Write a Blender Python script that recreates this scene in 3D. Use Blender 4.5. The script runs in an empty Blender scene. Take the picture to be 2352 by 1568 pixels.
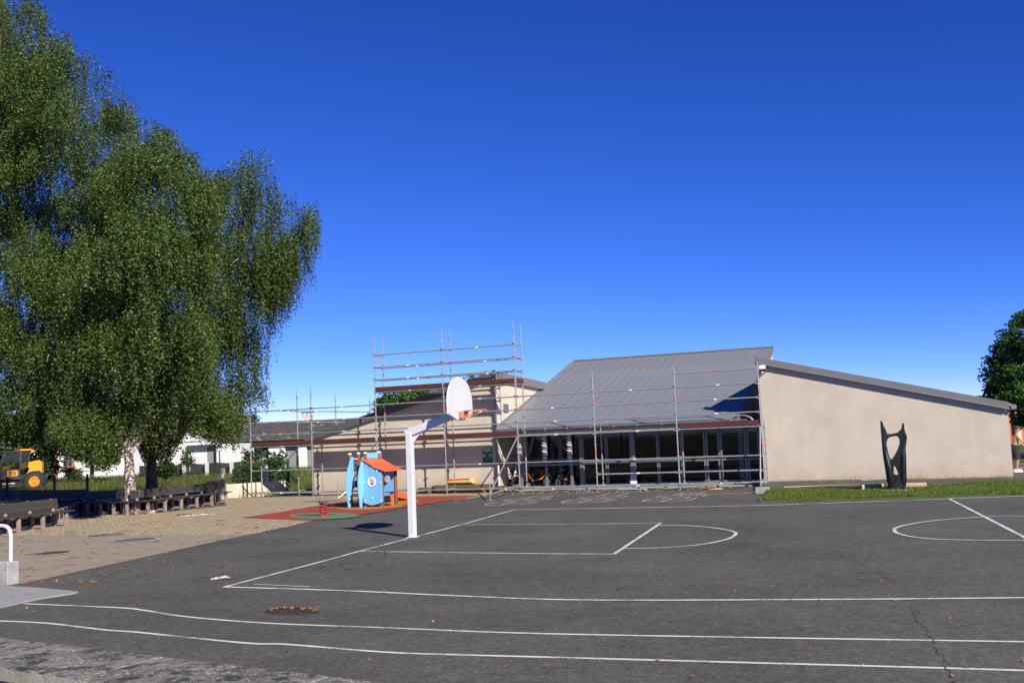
import bpy, bmesh, math, random
import numpy as np
from mathutils import Vector, Matrix
from mathutils.geometry import tessellate_polygon
random.seed(7); rng = np.random.default_rng(11)
S = bpy.context.scene; C = S.collection
PI = math.pi
# ------------------------------------------------------------------ camera
FOC, PITCH, ROLL, EYE = 2348.0, 0.0920, -0.04215, 2.15          # focal length for a picture 2352 wide
cp, sp, cr, sr = math.cos(PITCH), math.sin(PITCH), math.cos(ROLL), math.sin(ROLL)
Fv = Vector((0, cp, sp)); R0 = Vector((1, 0, 0)); U0 = Vector((0, -sp, cp))
Rv = cr*R0 + sr*U0; Uv = -sr*R0 + cr*U0
cd = bpy.data.cameras.new('camera'); cam = bpy.data.objects.new('camera', cd); C.objects.link(cam)
cam.matrix_world = Matrix(((Rv.x, Uv.x, -Fv.x, 0), (Rv.y, Uv.y, -Fv.y, 0), (Rv.z, Uv.z, -Fv.z, EYE), (0, 0, 0, 1)))
cd.sensor_width = 36; cd.lens = FOC/2352*36; cd.clip_start = .1; cd.clip_end = 3000
S.camera = cam
# ------------------------------------------------------------------ sky, sun, exposure
SUN_EL, SUN_DIR = math.radians(32.0), Vector((0.533, -0.846))
w = bpy.data.worlds.new('World'); S.world = w; w.use_nodes = True
nt = w.node_tree; nt.nodes.clear()
sk = nt.nodes.new('ShaderNodeTexSky'); sk.sky_type = 'NISHITA'; sk.sun_disc = False
sk.sun_elevation = SUN_EL; sk.sun_rotation = math.atan2(SUN_DIR.x, SUN_DIR.y)
sk.altitude = 6000; sk.air_density = 1.0; sk.dust_density = 0.0; sk.ozone_density = 10.0      # thin clear summer air: deep blue overhead, pale blue low down
sep = nt.nodes.new('ShaderNodeSeparateColor'); com = nt.nodes.new('ShaderNodeCombineColor'); nt.links.new(sk.outputs[0], sep.inputs[0])
for k, (pw_, gn) in enumerate(((1.74, 1.275), (1.3, .99), (1.0, 1.86))):                        # the camera's own colour response to that blue
    p_ = nt.nodes.new('ShaderNodeMath'); p_.operation = 'POWER'; p_.inputs[1].default_value = pw_; m_ = nt.nodes.new('ShaderNodeMath'); m_.operation = 'MULTIPLY'; m_.inputs[1].default_value = gn
    nt.links.new(sep.outputs[k], p_.inputs[0]); nt.links.new(p_.outputs[0], m_.inputs[0]); nt.links.new(m_.outputs[0], com.inputs[k])
bg = nt.nodes.new('ShaderNodeBackground'); bg.inputs[1].default_value = 0.066
wo = nt.nodes.new('ShaderNodeOutputWorld')
nt.links.new(com.outputs[0], bg.inputs[0]); nt.links.new(bg.outputs[0], wo.inputs[0])
sl = bpy.data.lights.new('sun', 'SUN'); sl.energy = 5.0; sl.angle = math.radians(0.53); sl.color = (1, .93, .82)
so = bpy.data.objects.new('sun', sl); C.objects.link(so)
sd = Vector((SUN_DIR.x*math.cos(SUN_EL), SUN_DIR.y*math.cos(SUN_EL), math.sin(SUN_EL)))
so.rotation_euler = sd.to_track_quat('Z', 'Y').to_euler(); so.location = (20, -30, 40)
S.view_settings.view_transform = 'Standard'; S.view_settings.look = 'None'
S.view_settings.exposure = 0.55; S.view_settings.gamma = 1; S.view_settings.use_curve_mapping = False

# ------------------------------------------------------------------ survey helpers: sight lines of the 2352x1568 picture met with real planes
def ray(px, py): return float((px-1176)/FOC)*Rv - float((py-784)/FOC)*Uv + Fv
def G(px, py, z=0.0):
    d = ray(px, py); t = (z-EYE)/d.z; return Vector((d.x*t, d.y*t, z))
def AT(px, py, Y):
    d = ray(px, py); t = Y/d.y; return Vector((d.x*t, Y, EYE+d.z*t))
TH = math.radians(-22.37); O2 = Vector((0.065, 38.98, 0))
ux, nx = Vector((math.cos(TH), math.sin(TH), 0)), Vector((-math.sin(TH), math.cos(TH), 0))
def W(u, n, z=0): return O2 + ux*u + nx*n + Vector((0, 0, z))
def FN(px, py, n):                     # sight line met with the facade plane at depth n -> (u, z)
    d = ray(px, py); o = Vector((0, 0, EYE)) - O2
    t = (n - o.dot(nx))/d.dot(nx); p = o + d*t; return p.dot(ux), p.z
def FU(px, py, u):
    d = ray(px, py); o = Vector((0, 0, EYE)) - O2
    t = (u - o.dot(ux))/d.dot(ux); p = o + d*t; return p.dot(nx), p.z
def UN(p): q = p - O2; return q.dot(ux), q.dot(nx)

# ------------------------------------------------------------------ mesh helpers
class MB:
    def __init__(s): s.v = []; s.f = []; s.m = []
    def add(s, vs, fs, mi=0):
        b = len(s.v); s.v += [tuple(v) for v in vs]; s.f += [tuple(i+b for i in f) for f in fs]; s.m += [mi]*len(fs); return s
    def hexa(s, p, mi=0):   # p: 4 bottom, 4 top
        return s.add(p, [(3,2,1,0),(4,5,6,7),(0,1,5,4),(1,2,6,5),(2,3,7,6),(3,0,4,7)], mi)
    def box(s, x0, x1, y0, y1, z0, z1, mi=0):
        return s.hexa([(x0,y0,z0),(x1,y0,z0),(x1,y1,z0),(x0,y1,z0),(x0,y0,z1),(x1,y0,z1),(x1,y1,z1),(x0,y1,z1)], mi)
    def bar(s, a, b, wd, ht, up=(0,0,1), mi=0):    # beam from a to b, width across, height along up
        a, b, up = Vector(a), Vector(b), Vector(up); d = (b-a).normalized(); x = d.cross(up)
        if x.length < 1e-5: x = d.cross(Vector((1,0,0)))
        x.normalize(); y = x.cross(d).normalized(); x *= wd/2; y *= ht/2
        return s.hexa([a-x-y, a+x-y, b+x-y, b-x-y, a-x+y, a+x+y, b+x+y, b-x+y], mi)
    def tube(s, pts, r, seg=8, mi=0, cap=True):
        pts = [Vector(p) for p in pts]; n = len(pts); rs = r if isinstance(r, (list, tuple)) else [r]*n
        vs = []; prev = None
        for i, p in enumerate(pts):
            d = (pts[min(i+1, n-1)]-pts[max(i-1, 0)]).normalized()
            if prev is None:
                x = d.cross(Vector((0,0,1)));
                if x.length < .01: x = d.cross(Vector((0,1,0)))
            else: x = prev - d*prev.dot(d)
            x.normalize(); prev = x; y = d.cross(x)
            for k in range(seg):
                a = 2*PI*k/seg; vs.append(p + x*math.cos(a)*rs[i] + y*math.sin(a)*rs[i])
        fs = []
        for i in range(n-1):
            for k in range(seg):
                k2 = (k+1) % seg; fs.append((i*seg+k, i*seg+k2, (i+1)*seg+k2, (i+1)*seg+k))
        if cap: fs += [tuple(range(seg-1, -1, -1)), tuple((n-1)*seg+k for k in range(seg))]
        return s.add(vs, fs, mi)
    def prism(s, poly, vec, mi=0):      # poly: 3D loop, extruded by vec
        poly = [Vector(p) for p in poly]; vec = Vector(vec); n = len(poly)
        tr = tessellate_polygon([poly])
        fs = [tuple(t) for t in tr] + [tuple(i+n for i in reversed(t)) for t in tr] + [(i, (i+1) % n, (i+1) % n+n, i+n) for i in range(n)]
        return s.add(poly+[p+vec for p in poly], fs, mi)
    def ring(s, c, ax, R, r, n=28, m=8, a0=0, a1=2*PI, mi=0):
        ax = Vector(ax).normalized(); x = ax.cross(Vector((0,0,1)))
        if x.length < .01: x = Vector((1,0,0))
        x.normalize(); y = ax.cross(x); c = Vector(c)
        full = abs(a1-a0-2*PI) < 1e-6
        pts = [c + (x*math.cos(a)+y*math.sin(a))*R for a in [a0+(a1-a0)*i/n for i in range(n+1)]]
        return s.tube(pts, r, m, mi, cap=not full)
    def lathe(s, prof, c, ax=(0,0,1), seg=20, mi=0):
        ax = Vector(ax).normalized(); x = ax.cross(Vector((0,0,1)))
        if x.length < .01: x = Vector((1,0,0))
        x.normalize(); y = ax.cross(x); c = Vector(c); vs = []; fs = []
        for (r, h) in prof:
            for k in range(seg):
                a = 2*PI*k/seg; vs.append(c + ax*h + (x*math.cos(a)+y*math.sin(a))*r)
        for i in range(len(prof)-1):
            for k in range(seg):
                k2 = (k+1) % seg; fs.append((i*seg+k, i*seg+k2, (i+1)*seg+k2, (i+1)*seg+k))
        return s.add(vs, fs, mi)
    def sphere(s, c, r, seg=14, mi=0, sc=(1,1,1)):
        c = Vector(c); n = seg//2
        vs = []; fs = []
        for i in range(n+1):
            t = PI*i/n
            for k in range(seg):
                a = 2*PI*k/seg; vs.append(c + Vector((math.sin(t)*math.cos(a)*r*sc[0], math.sin(t)*math.sin(a)*r*sc[1], math.cos(t)*r*sc[2])))
        for i in range(n):
            for k in range(seg):
                k2 = (k+1) % seg; fs.append((i*seg+k, (i+1)*seg+k, (i+1)*seg+k2, i*seg+k2))
        return s.add(vs, fs, mi)
    def mesh(s, name, mats, smooth=False, bevel=0):
        me = bpy.data.meshes.new(name); me.from_pydata(s.v, [], s.f)
        for m in (mats if isinstance(mats, (list, tuple)) else [mats]): me.materials.append(m)
        if any(s.m): me.polygons.foreach_set('material_index', s.m)
        bm = bmesh.new(); bm.from_mesh(me)
        bmesh.ops.recalc_face_normals(bm, faces=bm.faces)
        if bevel:
            bmesh.ops.remove_doubles(bm, verts=bm.verts, dist=1e-5)
            es = [e for e in bm.edges if len(e.link_faces) == 2 and e.calc_face_angle(0) > .6]
            bmesh.ops.bevel(bm, geom=es, offset=bevel, segments=1, affect='EDGES', clamp_overlap=True)
        bm.to_mesh(me); bm.free()
        if smooth:
            me.polygons.foreach_set('use_smooth', [True]*len(me.polygons))
            try: me.set_sharp_from_angle(angle=math.radians(42))
            except Exception: pass
        me.update(); return me
def link(name, me, parent=None, loc=None, rot=None):
    o = bpy.data.objects.new(name, me); C.objects.link(o)
    if parent is not None: o.parent = parent
    if loc is not None: o.location = loc
    if rot is not None: o.rotation_euler = rot
    return o
def part(name, mb, mats, parent=None, smooth=False, bevel=0): return link(name, mb.mesh(name, mats, smooth, bevel), parent)
def tag(o, label, cat, group=None):
    o['label'] = label; o['category'] = cat
    if group: o['group'] = group
    return o
def thing(name, label, cat, loc=(0,0,0), rz=0.0, group=None):
    o = bpy.data.objects.new(name, None); C.objects.link(o); o.location = loc; o.rotation_euler = (0,0,rz); o.empty_display_size = .2
    return tag(o, label, cat, group)
def struct(name, mb, mats, smooth=False, kind='structure', parent=None):
    o = part(name, mb, mats, parent, smooth); o['kind'] = kind; return o
def copy_tree(o, parent=None):
    c = o.copy(); C.objects.link(c)
    if parent is not None: c.parent = parent
    for ch in list(o.children): copy_tree(ch, c)
    return c
def sheet(poly, z):
    pts = [Vector((p[0], p[1], z)) for p in poly]; mb = MB()
    return mb.add(pts, [tuple(t) for t in tessellate_polygon([pts])])
def ribbon(pts, wd, z, closed=False, jit=0):
    pts = [Vector((p[0], p[1], 0)) for p in pts]; n = len(pts); mb = MB(); vs = []
    for i, p in enumerate(pts):
        a = pts[(i-1) % n] if (closed or i > 0) else p; b = pts[(i+1) % n] if (closed or i < n-1) else p
        d = (b-a).normalized(); s = Vector((-d.y, d.x, 0))*(wd*(1+random.uniform(-jit, jit)))/2
        vs += [p-s+Vector((0,0,z)), p+s+Vector((0,0,z))]
    fs = [(2*i, 2*((i+1) % n), 2*((i+1) % n)+1, 2*i+1) for i in range(n if closed else n-1)]
    return mb.add(vs, fs)
def spline(pts, k=6):                   # Catmull-Rom through the points
    out = []; P = [Vector(p) for p in pts]; n = len(P)
    for i in range(n-1):
        a, b, c, d = P[max(i-1,0)], P[i], P[i+1], P[min(i+2,n-1)]
        for j in range(k):
            t = j/k; out.append(.5*((2*b)+(c-a)*t+(2*a-5*b+4*c-d)*t*t+(3*b-a-3*c+d)*t**3))
    return out+[P[-1]]
def inpoly(x, y, poly):
    c = np.zeros(np.shape(x), bool); n = len(poly)
    for i in range(n):
        x1, y1 = poly[i][0], poly[i][1]; x2, y2 = poly[i-1][0], poly[i-1][1]
        c ^= ((y1 > y) != (y2 > y)) & (x < (x2-x1)*(y-y1)/((y2-y1) or 1e-9)+x1)
    return c
def quads(name, V, mats, mi=None, parent=None, nv=4):       # V: (N, nv, 3) array, one loose face each
    N = len(V); me = bpy.data.meshes.new(name)
    me.vertices.add(N*nv); me.vertices.foreach_set('co', np.asarray(V, np.float32).ravel())
    me.loops.add(N*nv); me.loops.foreach_set('vertex_index', np.arange(N*nv, dtype=np.int32))
    me.polygons.add(N); me.polygons.foreach_set('loop_start', np.arange(0, N*nv, nv, dtype=np.int32))
    try: me.polygons.foreach_set('loop_total', np.full(N, nv, np.int32))
    except Exception: pass
    for m in (mats if isinstance(mats, (list, tuple)) else [mats]): me.materials.append(m)
    if mi is not None: me.polygons.foreach_set('material_index', np.asarray(mi, np.int32))
    me.update(calc_edges=True); me.validate()
    return link(name, me, parent)
def text_mesh(txt, size, mat, parent, mtx, name='lettering', bold=0.0, sx=1.0):
    cu = bpy.data.curves.new('lettering', 'FONT'); cu.body = txt; cu.size = size; cu.align_x = 'CENTER'; cu.align_y = 'CENTER'; cu.extrude = .002; cu.offset = bold
    to = bpy.data.objects.new('lettering_tmp', cu); C.objects.link(to)
    dg = bpy.context.evaluated_depsgraph_get(); me = bpy.data.meshes.new_from_object(to.evaluated_get(dg))
    bpy.data.objects.remove(to); me.transform(mtx @ Matrix.Diagonal((sx,1,1,1))); me.materials.clear(); me.materials.append(mat)
    return link(name, me, parent)

# ------------------------------------------------------------------ materials
def rgba(c): return (c[0], c[1], c[2], 1)
class NT:
    def __init__(s, name):
        s.m = bpy.data.materials.new(name); s.m.use_nodes = True; s.t = s.m.node_tree
        s.b = s.t.nodes['Principled BSDF']; s.tc = s.t.nodes.new('ShaderNodeTexCoord')
    def n(s, t, **kw):
        o = s.t.nodes.new(t)
        for k, v in kw.items():
            if k.startswith('i_'):
                key = k[2:]; o.inputs[int(key) if key.isdigit() else key].default_value = v
            else: setattr(o, k, v)
        return o
    def l(s, a, b): s.t.links.new(a, b)
    def noise(s, scale, detail=4, rough=.55, vec=None, coord='Object'):
        o = s.n('ShaderNodeTexNoise', i_Scale=scale, i_Detail=detail, i_Roughness=rough); s.l(vec or s.tc.outputs[coord], o.inputs['Vector']); return o.outputs['Fac']
    def ramp(s, fac, stops):
        o = s.n('ShaderNodeValToRGB'); e = o.color_ramp.elements
        while len(e) < len(stops): e.new(.5)
        for i, (p, c) in enumerate(stops): e[i].position = p; e[i].color = rgba(c) if not isinstance(c, (int, float)) else (c, c, c, 1)
        s.l(fac, o.inputs[0]); return o.outputs[0]
    def mix(s, fac, a, b, mode='MIX'):
        o = s.n('ShaderNodeMix', data_type='RGBA', blend_type=mode)
        for sock, v in ((o.inputs[0], fac), (o.inputs[6], a), (o.inputs[7], b)):
            if isinstance(v, (int, float)): sock.default_value = v
            elif isinstance(v, tuple): sock.default_value = rgba(v)
            else: s.l(v, sock)
        return o.outputs[2]
    def bump(s, h, strength=.3, dist=.02):
        o = s.n('ShaderNodeBump', i_Strength=strength, i_Distance=dist); s.l(h, o.inputs['Height']); s.l(o.outputs[0], s.b.inputs['Normal'])
    def stretch(s, sx, sy, sz, coord='Object'):
        o = s.n('ShaderNodeMapping'); o.inputs['Scale'].default_value = (sx, sy, sz); s.l(s.tc.outputs[coord], o.inputs['Vector']); return o.outputs[0]
    def done(s, col=None, rough=.7, metal=0, spec=None):
        if col is not None:
            if isinstance(col, tuple): s.b.inputs['Base Color'].default_value = rgba(col)
            else: s.l(col, s.b.inputs['Base Color'])
        if isinstance(rough, (int, float)): s.b.inputs['Roughness'].default_value = rough
        else: s.l(rough, s.b.inputs['Roughness'])
        s.b.inputs['Metallic'].default_value = metal
        if spec is not None: s.b.inputs['Specular IOR Level'].default_value = spec
        return s.m
def simple(name, c, rough=.6, metal=0, var=.18, scale=6, bump=0, spec=None, c2=None, coord='Object'):
    t = NT(name); n = t.noise(scale, 5, .6, coord=coord); lo = tuple(x*(1-var) for x in c); hi = c2 or tuple(min(1, x*(1+var)) for x in c)
    col = t.ramp(n, [(.3, lo), (.7, hi)])
    if bump: t.bump(t.noise(scale*8, 4), bump)
    return t.done(col, rough, metal, spec)
def tc_scale(c, k): return tuple(x*k for x in c)
M = {}
def mk_asphalt():
    t = NT('asphalt'); fine = t.noise(70, 3, .7); big = t.noise(.35, 5, .6); mid = t.noise(3.2, 5, .65)
    base = t.ramp(big, [(.3, (.066, .063, .053)), (.66, (.116, .111, .094))])
    base = t.mix(t.ramp(mid, [(.35, 0), (.75, .55)]), base, (.118, .112, .093))
    vo = t.n('ShaderNodeTexVoronoi', i_Scale=48.0); t.l(t.tc.outputs['Object'], vo.inputs['Vector'])
    sp_ = t.ramp(vo.outputs['Color'], [(.0, (.62, .62, .62)), (.55, (.92, .92, .92)), (.85, (1.15, 1.15, 1.14)), (.95, (1.8, 1.77, 1.72)), (1, (3.0, 2.95, 2.85))])
    base = t.mix(1.0, base, sp_, 'MULTIPLY')
    vo2 = t.n('ShaderNodeTexVoronoi', i_Scale=15.0); t.l(t.tc.outputs['Object'], vo2.inputs['Vector'])
    base = t.mix(1.0, base, t.ramp(vo2.outputs['Color'], [(.1, (.82, .82, .82)), (.9, (1.17, 1.17, 1.17))]), 'MULTIPLY')
    st = t.ramp(t.noise(.8, 6, .7, t.stretch(1, 1, 1)), [(.62, 0), (.75, .5)]); base = t.mix(st, base, (.05, .047, .042))
    gr = t.ramp(t.noise(.16, 5, .7), [(.55, 0), (.75, .45)]); base = t.mix(gr, base, (.128, .121, .105))
    pt = t.ramp(t.noise(.55, 6, .72, t.stretch(.5, 1.6, 1)), [(.56, 0), (.66, .4)]); base = t.mix(pt, base, (.06, .057, .05))
    ws = t.ramp(t.noise(1.7, 6, .75, t.stretch(1, .6, 1)), [(.6, 0), (.72, .35)]); base = t.mix(ws, base, (.15, .143, .125))
    t.bump(fine, .5, .008); return t.done(base, .9, 0, .25)
M['asphalt'] = mk_asphalt()
def mk_stucco(name, c, streak=.25):
    t = NT(name); n = t.noise(1.1, 6, .6); col = t.ramp(n, [(.3, tc_scale(c, .88)), (.7, tc_scale(c, 1.06))])
    s_ = t.noise(1.0, 4, .6, t.stretch(2.2, 2.2, .18)); col = t.mix(t.ramp(s_, [(.5, 0), (.75, streak)]), col, tc_scale(c, .72))
    # damp stain along the foot of the wall
    sx = t.n('ShaderNodeSeparateXYZ'); t.l(t.tc.outputs['Object'], sx.inputs[0])
    ft = t.n('ShaderNodeMapRange', i_1=.1, i_2=.75, i_3=1.0, i_4=0.0); t.l(sx.outputs['Z'], ft.inputs[0])
    ml = t.n('ShaderNodeMath', operation='MULTIPLY'); t.l(ft.outputs[0], ml.inputs[0]); t.l(t.ramp(t.noise(2.5, 6, .7), [(.3, .1), (.7, .85)]), ml.inputs[1])
    col = t.mix(ml.outputs[0], col, (c[0]*.72, c[1]*.6, c[2]*.45))
    a = t.noise(24, 6, .65, t.stretch(.8, .8, 1.6)); t.bump(a, .3, .02); return t.done(col, .92, 0, .15)
M['stucco'] = mk_stucco('beige_render', (.55, .478, .385))
M['cream_wall'] = mk_stucco('cream_render', (.62, .56, .44), .35)
M['white_wall'] = simple('white_render', (.72, .71, .69), .9, var=.06, scale=2)
def mk_zinc():
    t = NT('zinc_sheet'); n = t.noise(.9, 5, .6, t.stretch(1, .25, 1)); oi = t.n('ShaderNodeObjectInfo')
    col = t.ramp(n, [(.3, (.235, .247, .265)), (.7, (.275, .287, .305))])
    col = t.mix(t.ramp(oi.outputs['Random'], [(0, 0.0), (1, .3)]), col, (.265, .276, .29))
    t.bump(t.noise(1.6, 3, .5), .08, .05); return t.done(col, .55, .35, .4)
M['zinc'] = mk_zinc()
M['fascia'] = simple('grey_fascia', (.17, .165, .165), .55, .1, .08, 1.5)
M['fascia_dark'] = simple('dark_fascia', (.10, .098, .1), .6, .1, .1, 1.5)
def mk_galv():
    t = NT('galvanised_steel'); n = t.noise(14, 4, .7); col = t.ramp(n, [(.3, (.26, .275, .265)), (.7, (.42, .435, .415))])
    return t.done(col, t.ramp(n, [(.3, .4), (.7, .6)]), .45)
M['galv'] = mk_galv()
M['red_tape'] = simple('red_tape', (.72, .06, .04), .5); M['white_tape'] = simple('white_tape', (.8, .8, .8), .5)
def mk_wood(name, c, c2, sc=3, axis=(1, 9, 9), rough=.75):
    t = NT(name); n = t.noise(sc, 6, .6, t.stretch(*axis)); col = t.ramp(n, [(.3, c), (.7, c2)]); t.bump(n, .2, .01); return t.done(col, rough, 0, .3)
M['toe'] = mk_wood('brown_ply', (.055, .02, .016), (.115, .038, .028))
M['plank'] = mk_wood('old_plank', (.10, .058, .035), (.2, .13, .08))
M['beam'] = mk_wood('pale_timber', (.42, .27, .16), (.6, .42, .27))
M['slat'] = mk_wood('dark_slat', (.036, .032, .026), (.064, .058, .05), 4, (1, 9, 9), .6)
M['post_wood'] = mk_wood('stained_post', (.16, .055, .015), (.28, .10, .03), 5, (8, 8, 1), .6)
M['legc'] = simple('weathered_leg', (.26, .185, .155), .85, var=.35, scale=9, bump=.3)
M['concrete'] = simple('grey_concrete', (.33, .32, .3), .92, var=.22, scale=5, bump=.4)
M['pale_concrete'] = simple('pale_concrete', (.5, .46, .4), .92, var=.2, scale=5, bump=.4)
M['slab'] = simple('pale_paving_slab', (.27, .265, .25), .92, var=.14, scale=3, bump=.3)
M['crack'] = simple('crack_filling', (.065, .059, .048), 1, var=.4, scale=12)
M['panel_dark'] = simple('dark_panel', (.035, .03, .024), .9, var=.4, scale=4)
M['soil'] = simple('bark_mulch', (.034, .022, .012), 1, var=.5, scale=25, bump=.6)
def mk_ledge():
    t = NT('lichen_concrete'); col = t.ramp(t.noise(1.3, 6, .65), [(.3, (.10, .092, .078)), (.7, (.225, .21, .185))])
    vo = t.n('ShaderNodeTexVoronoi', i_Scale=9.0, i_Randomness=1.0); v2 = t.n('ShaderNodeVectorMath', operation='ADD')
    nz = t.n('ShaderNodeTexNoise', i_Scale=5.0, i_Detail=4.0); t.l(t.tc.outputs['Object'], nz.inputs['Vector'])
    t.l(t.tc.outputs['Object'], v2.inputs[0]); t.l(nz.outputs['Color'], v2.inputs[1]); t.l(v2.outputs[0], vo.inputs['Vector'])
    sel = t.ramp(t.noise(2.4, 5, .6), [(.42, 0), (.55, 1)])
    lich = t.ramp(vo.outputs['Distance'], [(.25, 1), (.42, 0)])
    mu = t.n('ShaderNodeMath', operation='MULTIPLY'); t.l(sel, mu.inputs[0]); t.l(lich, mu.inputs[1])
    col = t.mix(mu.outputs[0], col, (.36, .345, .31))
    sp2 = t.ramp(t.noise(38, 3, .6), [(.60, 0), (.66, 1)]); col = t.mix(sp2, col, (.5, .48, .44))
    dk = t.ramp(t.noise(5, 5, .7), [(.48, 0), (.6, .95)]); col = t.mix(dk, col, (.042, .042, .034))
    t.bump(t.noise(30, 5, .7), .6, .02); return t.done(col, .95, 0, .2)
M['ledge'] = mk_ledge()
def mk_face():
    t = NT('mossy_concrete'); n = t.noise(2.5, 6, .7, t.stretch(1, 1, .4)); col = t.ramp(n, [(.3, (.20, .20, .13)), (.7, (.46, .45, .36))]); t.bump(t.noise(30, 4), .4, .02); return t.done(col, .95)
M['mossy'] = mk_face()
M['paint_line'] = None
def mk_line():
    t = NT('court_paint'); n = t.noise(26, 5, .75); n2 = t.noise(1.2, 4, .6)
    ad = t.n('ShaderNodeMath', operation='ADD'); t.l(n, ad.inputs[0]); t.l(n2, ad.inputs[1])
    col = t.ramp(ad.outputs[0], [(.74, (.15, .148, .14)), (.95, (.47, .465, .445)), (1.25, (.66, .65, .62))]); return t.done(col, .8)
M['paint_line'] = mk_line()
def mk_chalk():
    t = NT('worn_paint'); n = t.noise(12, 5, .75); col = t.ramp(n, [(.28, (.12, .115, .105)), (.45, (.42, .41, .37)), (.7, (.55, .53, .49))]); return t.done(col, .9)
M['chalk'] = mk_chalk()
def mk_brick():
    t = NT('paver'); oi = t.n('ShaderNodeObjectInfo'); geo = t.n('ShaderNodeNewGeometry')
    ad = t.n('ShaderNodeMath', operation='ADD'); t.l(oi.outputs['Random'], ad.inputs[0]); t.l(geo.outputs['Random Per Island'], ad.inputs[1])
    fr = t.n('ShaderNodeMath', operation='FRACT'); t.l(ad.outputs[0], fr.inputs[0])
    col = t.ramp(fr.outputs[0], [(0, (.262, .204, .132)), (.5, (.315, .248, .163)), (1, (.365, .294, .198))])
    col = t.mix(t.ramp(t.noise(1.2, 6, .7, coord='Object'), [(.45, 0), (.7, .5)]), col, (.24, .195, .14)); t.bump(t.noise(60, 4), .3, .01); return t.done(col, .93, 0, .2)
M['paver'] = mk_brick()
def mk_joint():
    t = NT('sandy_joint'); col = t.ramp(t.noise(2, 6, .7), [(.3, (.22, .175, .122)), (.6, (.29, .235, .168)), (.8, (.18, .17, .09))]); return t.done(col, 1)
M['joint'] = mk_joint()
def mk_rubber(name, c):
    t = NT(name); n = t.noise(90, 3, .7); col = t.ramp(n, [(.3, tc_scale(c, .7)), (.7, tc_scale(c, 1.2))]); col = t.mix(t.ramp(t.noise(1.5, 5, .7), [(.5, 0), (.75, .3)]), col, tc_scale((.3, .2, .13), .9)); t.bump(n, .3, .01); return t.done(col, .92, 0, .2)
M['rub_red'] = mk_rubber('red_rubber', (.30, .058, .034)); M['rub_yel'] = mk_rubber('ochre_rubber', (.42, .18, .035)); M['rub_grn'] = mk_rubber('green_rubber', (.12, .2, .11))
def mk_turf():
    t = NT('turf'); col = t.ramp(t.noise(1.8, 6, .7), [(.3, (.045, .07, .016)), (.55, (.085, .115, .03)), (.75, (.14, .13, .05))]); t.bump(t.noise(40, 4), .7, .04); return t.done(col, .95, 0, .2)
M['turf'] = mk_turf()
def mk_leaf(name, lo, mid, hi, trans=.35, extra=None):
    t = NT(name); geo = t.n('ShaderNodeNewGeometry')
    st = [(0, lo), (.5, mid), (.975, hi)] + ([(.992, extra), (1, extra)] if extra else [])
    col = t.ramp(geo.outputs['Random Per Island'], st); t.l(col, t.b.inputs['Base Color']); t.b.inputs['Roughness'].default_value = .45; t.b.inputs['Specular IOR Level'].default_value = .18
    tr = t.n('ShaderNodeBsdfTranslucent'); t.l(t.mix(1.0, col, (1.0, 1.25, .5), 'MULTIPLY'), tr.inputs[0]); mx = t.n('ShaderNodeMixShader', i_0=trans)
    t.l(t.b.outputs[0], mx.inputs[1]); t.l(tr.outputs[0], mx.inputs[2]); t.l(mx.outputs[0], t.t.nodes['Material Output'].inputs[0]); return t.m
M['birch_leaf'] = mk_leaf('birch_leaf', (.03, .06, .014), (.064, .104, .022), (.15, .19, .05), .2, (.27, .21, .04))
M['maple_leaf'] = mk_leaf('maple_leaf', (.03, .07, .015), (.055, .12, .025), (.09, .17, .04), .3)
M['shrub_leaf'] = mk_leaf('shrub_leaf', (.03, .055, .018), (.05, .09, .025), (.08, .12, .04), .3)
M['pink_leaf'] = mk_leaf('pink_blossom', (.3, .04, .1), (.4, .07, .16), (.5, .13, .22), .3)
M['grass'] = mk_leaf('grass_blade', (.08, .13, .022), (.13, .19, .035), (.2, .23, .06), .4, (.38, .33, .14))
M['dry_grass'] = mk_leaf('dry_grass', (.13, .15, .04), (.24, .22, .09), (.36, .3, .15), .3)
M['meadow'] = mk_leaf('meadow_blade', (.07, .10, .02), (.12, .15, .03), (.2, .21, .055), .35, (.55, .42, .05))
M['litter'] = mk_leaf('dry_leaf', (.22, .09, .03), (.36, .17, .06), (.5, .3, .12), .1)
def mk_bark(name, pale, dark, thr=.5):
    t = NT(name); n = t.noise(7, 6, .7, t.stretch(1, 1, .55)); m_ = t.noise(3, 5, .7, t.stretch(1, 1, 2.2)); col = t.ramp(n, [(thr-.09, dark), (thr+.05, pale)])
    col = t.mix(t.ramp(m_, [(.55, 0), (.68, .8)]), col, dark); t.bump(n, .8, .04); return t.done(col, .9)
M['birch_bark'] = mk_bark('birch_bark', (.62, .53, .46), (.11, .08, .065)); M['dark_bark'] = mk_bark('dark_bark', (.11, .085, .065), (.035, .028, .022))
M['white_metal'] = simple('white_painted_steel', (.60, .60, .61), .45, 0, .06, 8)
def mk_board():
    t = NT('perforated_white'); tc = t.tc.outputs['Object']; mp = t.n('ShaderNodeMapping'); mp.inputs['Scale'].default_value = (28, 28, 28); t.l(tc, mp.inputs[0])
    fr = t.n('ShaderNodeVectorMath', operation='FRACTION'); t.l(mp.outputs[0], fr.inputs[0]); sb = t.n('ShaderNodeVectorMath', operation='SUBTRACT'); sb.inputs[1].default_value = (.5, .5, .5); t.l(fr.outputs[0], sb.inputs[0])
    ml = t.n('ShaderNodeVectorMath', operation='MULTIPLY'); ml.inputs[1].default_value = (0, 1, 1); t.l(sb.outputs[0], ml.inputs[0]); ln = t.n('ShaderNodeVectorMath', operation='LENGTH'); t.l(ml.outputs[0], ln.inputs[0])
    return t.done(t.ramp(ln.outputs['Value'], [(.16, (.36, .36, .37)), (.24, (.6, .6, .61))]), .5)
M['perf'] = mk_board()
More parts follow.
